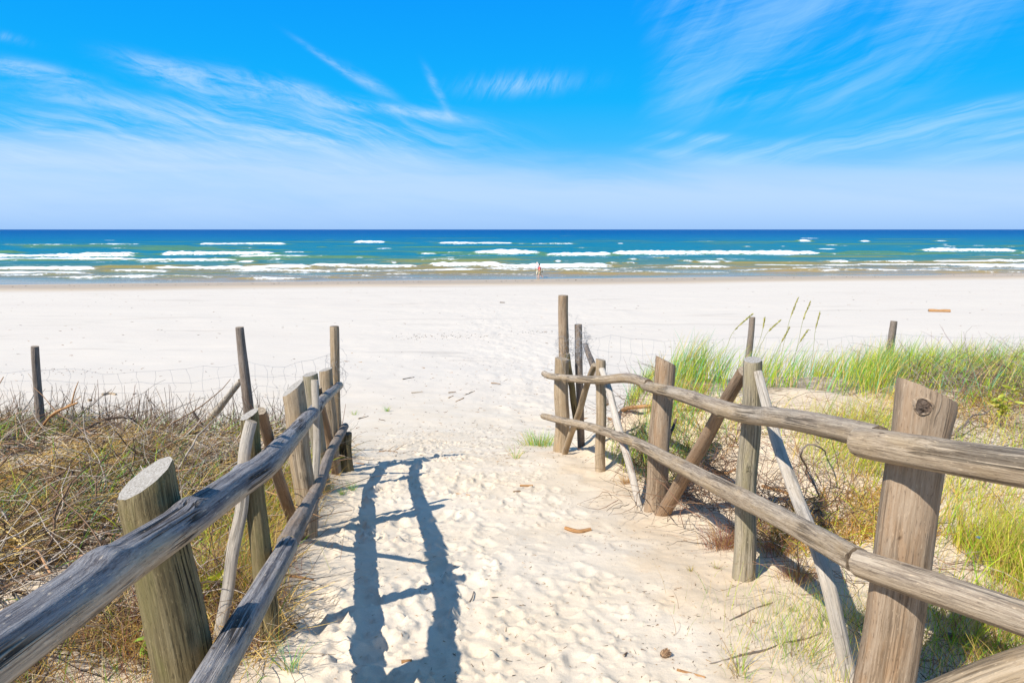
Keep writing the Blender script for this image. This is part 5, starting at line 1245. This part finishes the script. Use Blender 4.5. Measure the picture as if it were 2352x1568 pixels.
# crumbs of bark, needles and weed lying on the sand
def litter():
    rg = np.random.default_rng(77); B = Bundle()
    def put(P, L0, L1, w0, w1, cols):
        n = len(P); th = U_(rg, 1.25, 1.75, n)
        B.add(strands(P, U_(rg, L0, L1, n), U_(rg, 0, 6.283, n), th, th + U_(rg, -.2, .3, n), U_(rg, w0, w1, n), pal(cols, n, rg), rg, 2, True))
    cols = [(.30, .17, .08, 3), (.16, .10, .06, 2), (.42, .27, .13, 2), (.06, .045, .035, 1)]
    n = 1500; y = .9 * (11 / .9) ** rg.random(n); lo = left_edge(y) + .05; hi = right_edge(y) - .1; x = lo + (hi - lo) * np.clip(rg.normal(.5, .28, n), 0, 1); put(np.column_stack([x, y, surf(x, y) + .002]), .006, .028, .002, .0045, cols)
    n = 700; y = U_(rg, 6.5, 12, n); x = U_(rg, -2.6, 2.2, n); put(np.column_stack([x, y, surf(x, y) + .003]), .012, .055, .004, .009, cols)
    n = 650; y = U_(rg, 11, 24, n); x = rg.normal(-.5, 2.6, n); x = np.where(rg.random(n) < .3, U_(rg, -14, 14, n), x); put(np.column_stack([x, y, surf(x, y) + .004]), .02, .09, .007, .016, cols)
    n = 500; y = U_(rg, 20, 62, n); x = U_(rg, -.8, .8, n) * y; put(np.column_stack([x, y, surf(x, y) + .005]), .03, .16, .012, .03, cols)
    n = 130; y = rg.normal(29.2, .5, n); x = rg.normal(-2.9, 1.1, n); put(np.column_stack([x, y, surf(x, y) + .006]), .02, .10, .01, .024, [(.05, .04, .03, 3), (.25, .15, .07, 1)])
    n = 34; y = rg.normal(30.3, .3, n); x = rg.normal(1.15, .45, n); put(np.column_stack([x, y, surf(x, y) + .006]), .02, .08, .01, .03, [(.03, .025, .025, 3)])
    n = 60; y = rg.normal(20.7, .5, n); x = rg.normal(-13.8, 1.1, n); put(np.column_stack([x, y, surf(x, y) + .006]), .02, .06, .012, .024, [(.22, .13, .07, 3), (.06, .045, .035, 1)])
    n = 160; y = rg.normal(72, .5, n) + 0; x = U_(rg, -55, 60, n); y = y + .157 * x; put(np.column_stack([x, y, surf(x, y) + .01]), .05, .25, .03, .06, [(.05, .05, .03, 3)])
    n = 800; y = 1.4 * (6.5 / 1.4) ** rg.random(n); x = right_edge(y) + U_(rg, -.7, .3, n); put(np.column_stack([x, y, surf(x, y) + .002]), .005, .02, .0015, .004, cols)
    o = B.build('sand_litter', TWIG); tag(o, 'bark crumbs, needles and dry weed scattered over the sand', 'litter', None, 'stuff')
litter()

# ------------------------------------------------------------------ the two walkers
def plain(name, col, rough=.75):
    m, nt = newmat(name); g = G(nt); n = g.noise(g.pos(), 25, 3)
    g.out(g.bsdf(g.mix(n, (col[0] * .85, col[1] * .85, col[2] * .85), (min(1, col[0] * 1.15), min(1, col[1] * 1.15), min(1, col[2] * 1.15))), rough, .3).outputs[0]); return m
def skinned(name, nodes, edges, mat, parent, sub=1):
    """nodes: {key:(x,y,z,rx,ry)}; grown as one continuous surface"""
    keys = list(nodes); me = bpy.data.meshes.new(name + '_skeleton')
    me.from_pydata([nodes[k][:3] for k in keys], [(keys.index(a), keys.index(b)) for a, b in edges], [])
    t = bpy.data.objects.new('tmp', me); C.objects.link(t)
    sk = t.modifiers.new('skin', 'SKIN')
    for i, k in enumerate(keys):
        v = nodes[k]; me.skin_vertices[0].data[i].radius = (v[3], v[4] if len(v) > 4 else v[3]); me.skin_vertices[0].data[i].use_root = (i == 0)
    if sub: t.modifiers.new('sub', 'SUBSURF').levels = sub
    bpy.context.view_layer.update(); dg = bpy.context.evaluated_depsgraph_get()
    nm = bpy.data.meshes.new_from_object(t.evaluated_get(dg)); nm.name = name
    bpy.data.objects.remove(t)
    nm.materials.clear(); nm.materials.append(mat); nm.polygons.foreach_set('use_smooth', [True] * len(nm.polygons))
    o = bpy.data.objects.new(name, nm); C.objects.link(o); o.parent = parent; return o
SKIN = plain('sunned_skin', (.62, .36, .25)); SKIN2 = plain('pale_skin', (.66, .42, .32))
def body_nodes(h, legs, arms, hunch=0.):
    """legs/arms: per side dicts of joints; x forward is -x (walking left)"""
    s = h / 1.8
    N = {'pelvis': (0, 0, .95, .12, .14), 'waist': (-.01, 0, 1.10, .11, .13), 'chest': (-.02, 0, 1.32, .12, .165), 'shoulders': (-.03, 0, 1.46, .085, .13), 'neck': (-.05, 0, 1.54, .052), 'jaw': (-.085, 0, 1.60, .066), 'head': (-.075, 0, 1.69, .088), 'crown': (-.065, 0, 1.77, .062), 'nose': (-.175, 0, 1.665, .014)}
    E = [('pelvis', 'waist'), ('waist', 'chest'), ('chest', 'shoulders'), ('shoulders', 'neck'), ('neck', 'jaw'), ('jaw', 'head'), ('head', 'crown'), ('head', 'nose')]
    for i, sd_ in enumerate((-1, 1)):
        k = 'lr'[i]
        N['ear' + k] = (-.06, sd_ * .092, 1.675, .016); E.append(('head', 'ear' + k))
        (kx, kz), (ax, az), (tx, tz) = legs[i]
        N['hip' + k] = (0, sd_ * .095, .90, .088); N['knee' + k] = (kx, sd_ * .10, kz, .056); N['calf' + k] = ((kx * .6 + ax * .4) + .012, sd_ * .10, kz * .6 + az * .4, .054); N['ankle' + k] = (ax, sd_ * .10, az, .036); N['toe' + k] = (tx, sd_ * .11, tz, .030, .040)
        E += [('pelvis', 'hip' + k), ('hip' + k, 'knee' + k), ('knee' + k, 'calf' + k), ('calf' + k, 'ankle' + k), ('ankle' + k, 'toe' + k)]
        (ex, ez), (wx, wz), (hx, hz) = arms[i]
        N['sh' + k] = (-.02, sd_ * .19, 1.43, .055); N['elbow' + k] = (ex, sd_ * .25, ez, .040); N['wrist' + k] = (wx, sd_ * .22, wz, .027); N['hand' + k] = (hx, sd_ * .21, hz, .032, .022)
        E += [('shoulders', 'sh' + k), ('sh' + k, 'elbow' + k), ('elbow' + k, 'wrist' + k), ('wrist' + k, 'hand' + k)]
        for f in range(4):
            N['f%d%s' % (f, k)] = (hx + (hx - wx) * .9 + (f - 1.5) * .006, sd_ * (.19 + .014 * f), hz + (hz - wz) * .9 - .01 * f, .008); E.append(('hand' + k, 'f%d%s' % (f, k)))
        N['thumb' + k] = (hx + .02, sd_ * .18, hz - .025, .009); E.append(('hand' + k, 'thumb' + k))
    for k_ in N: v = N[k_]; N[k_] = tuple(c * s for c in v)
    return N, E
def part_of(N, E, names, grow, extra=None):
    M = {k: (*N[k][:3], *(q + grow for q in (N[k][3], N[k][4] if len(N[k]) > 4 else N[k][3]))) for k in names}
    if extra: M.update(extra)
    return M, [(a, b) for a, b in E if a in M and b in M]
def lerp3(a, b, f, r): return tuple(a[i] + (b[i] - a[i]) * f for i in range(3)) + (r,)
def hair(parent, N, mat, long=False):
    h = N['head']; c = N['crown']; r = h[3]
    bm_ = [];
    M = {'a': (h[0] + .012, 0, h[2] + .03, r * 1.04), 'b': (c[0] + .0, 0, c[2] + .005, c[3] * 1.12), 'c': (h[0] + .045, 0, h[2] - .03, r * .86)}
    E_ = [('a', 'b'), ('a', 'c')]
    if long: M['d'] = (h[0] + .055, 0, h[2] - .10, r * .55); E_.append(('c', 'd'))
    return skinned('hair', M, E_, mat, parent)
base = hit(1236, 639.3); wz = .0
pm = hit(1235, 639); pw = hit(1239.5, 640)
gm = float(surf([pm.x], [pm.y])[0]); gw = float(surf([pw.x], [pw.y])[0])
man = empty('person', (pm.x, pm.y + .25, gm), 'walker in a pale blue shirt and beige trousers, one forearm raised, at the water line', 'person', 'walkers on the shore')
N, E = body_nodes(1.80, [((-.10, .50), (-.02, .085), (-.16, .03)), ((.02, .50), (.22, .14), (.14, .03))], [((.02, 1.15), (-.22, 1.10), (-.29, 1.12)), ((.0, 1.14), (-.20, 1.08), (-.27, 1.09))])
skinned('body', N, E, SKIN2, man)
M_, E_ = part_of(N, E, ['pelvis', 'waist', 'chest', 'shoulders', 'shl', 'shr'], .016)
for k in 'lr': M_['sl' + k] = lerp3(N['sh' + k], N['elbow' + k], .75, .062); E_.append(('sh' + k, 'sl' + k))
skinned('shirt', M_, E_, plain('pale_blue_cotton', (.62, .68, .80)), man)
M_, E_ = part_of(N, E, ['pelvis', 'hipl', 'hipr', 'kneel', 'kneer'], .022)
for k in 'lr': M_['cuff' + k] = lerp3(N['knee' + k], N['ankle' + k], .35, .072); E_.append(('knee' + k, 'cuff' + k))
skinned('trousers', M_, E_, plain('beige_cotton', (.70, .62, .46)), man)
hair(man, N, plain('white_hair', (.70, .62, .58)))
woman = empty('person', (pw.x, pw.y - .25, gw), 'dark haired walker in a red T-shirt and beige shorts striding at the water line', 'person', 'walkers on the shore')
N, E = body_nodes(1.66, [((-.14, .50), (-.10, .085), (-.24, .03)), ((.10, .48), (.40, .20), (.40, .08))], [((-.02, 1.15), (-.12, .93), (-.15, .86)), ((.06, 1.15), (.14, .93), (.16, .85))])
skinned('body', N, E, SKIN, woman)
M_, E_ = part_of(N, E, ['pelvis', 'waist', 'chest', 'shoulders', 'shl', 'shr'], .016)
for k in 'lr': M_['sl' + k] = lerp3(N['sh' + k], N['elbow' + k], .5, .058); E_.append(('sh' + k, 'sl' + k))
skinned('shirt', M_, E_, plain('red_cotton', (.72, .045, .06)), woman)
M_, E_ = part_of(N, E, ['pelvis', 'hipl', 'hipr'], .024)
for k in 'lr': M_['cuff' + k] = lerp3(N['hip' + k], N['knee' + k], .85, .085); E_.append(('hip' + k, 'cuff' + k))
skinned('shorts', M_, E_, plain('sand_cotton', (.66, .56, .36)), woman)
hair(woman, N, plain('dark_hair', (.05, .025, .02)), True)
bagm = plain('black_fabric', (.02, .02, .022), .6)
bag = skinned('shoulder_bag', {'a': (0, 0, .04, .07, .05), 'b': (.01, 0, .16, .085, .055), 'c': (.0, 0, .25, .06, .04)}, [('a', 'b'), ('b', 'c')], bagm, None)
bag.location = (pw.x + .22, pw.y - .34, gw + .66); bag.rotation_euler = (0, .25, 0)
tag(bag, 'black shoulder bag hanging behind the hip of the walker in red', 'bag')
s0 = Vector((0, 0, .28)); strap_pts = [Vector((.02, 0, .26)), Vector((-.05, .0, .45)), Vector((-.2, .06, .66)), Vector((-.24, .2, .70))]
q, _ = spline(strap_pts, [1] * 4, .03); co, fa = tubes([q], .012, 4); st = bpy.data.objects.new('strap', mesh_np('strap', co, fa, bagm)); C.objects.link(st); st.parent = bag
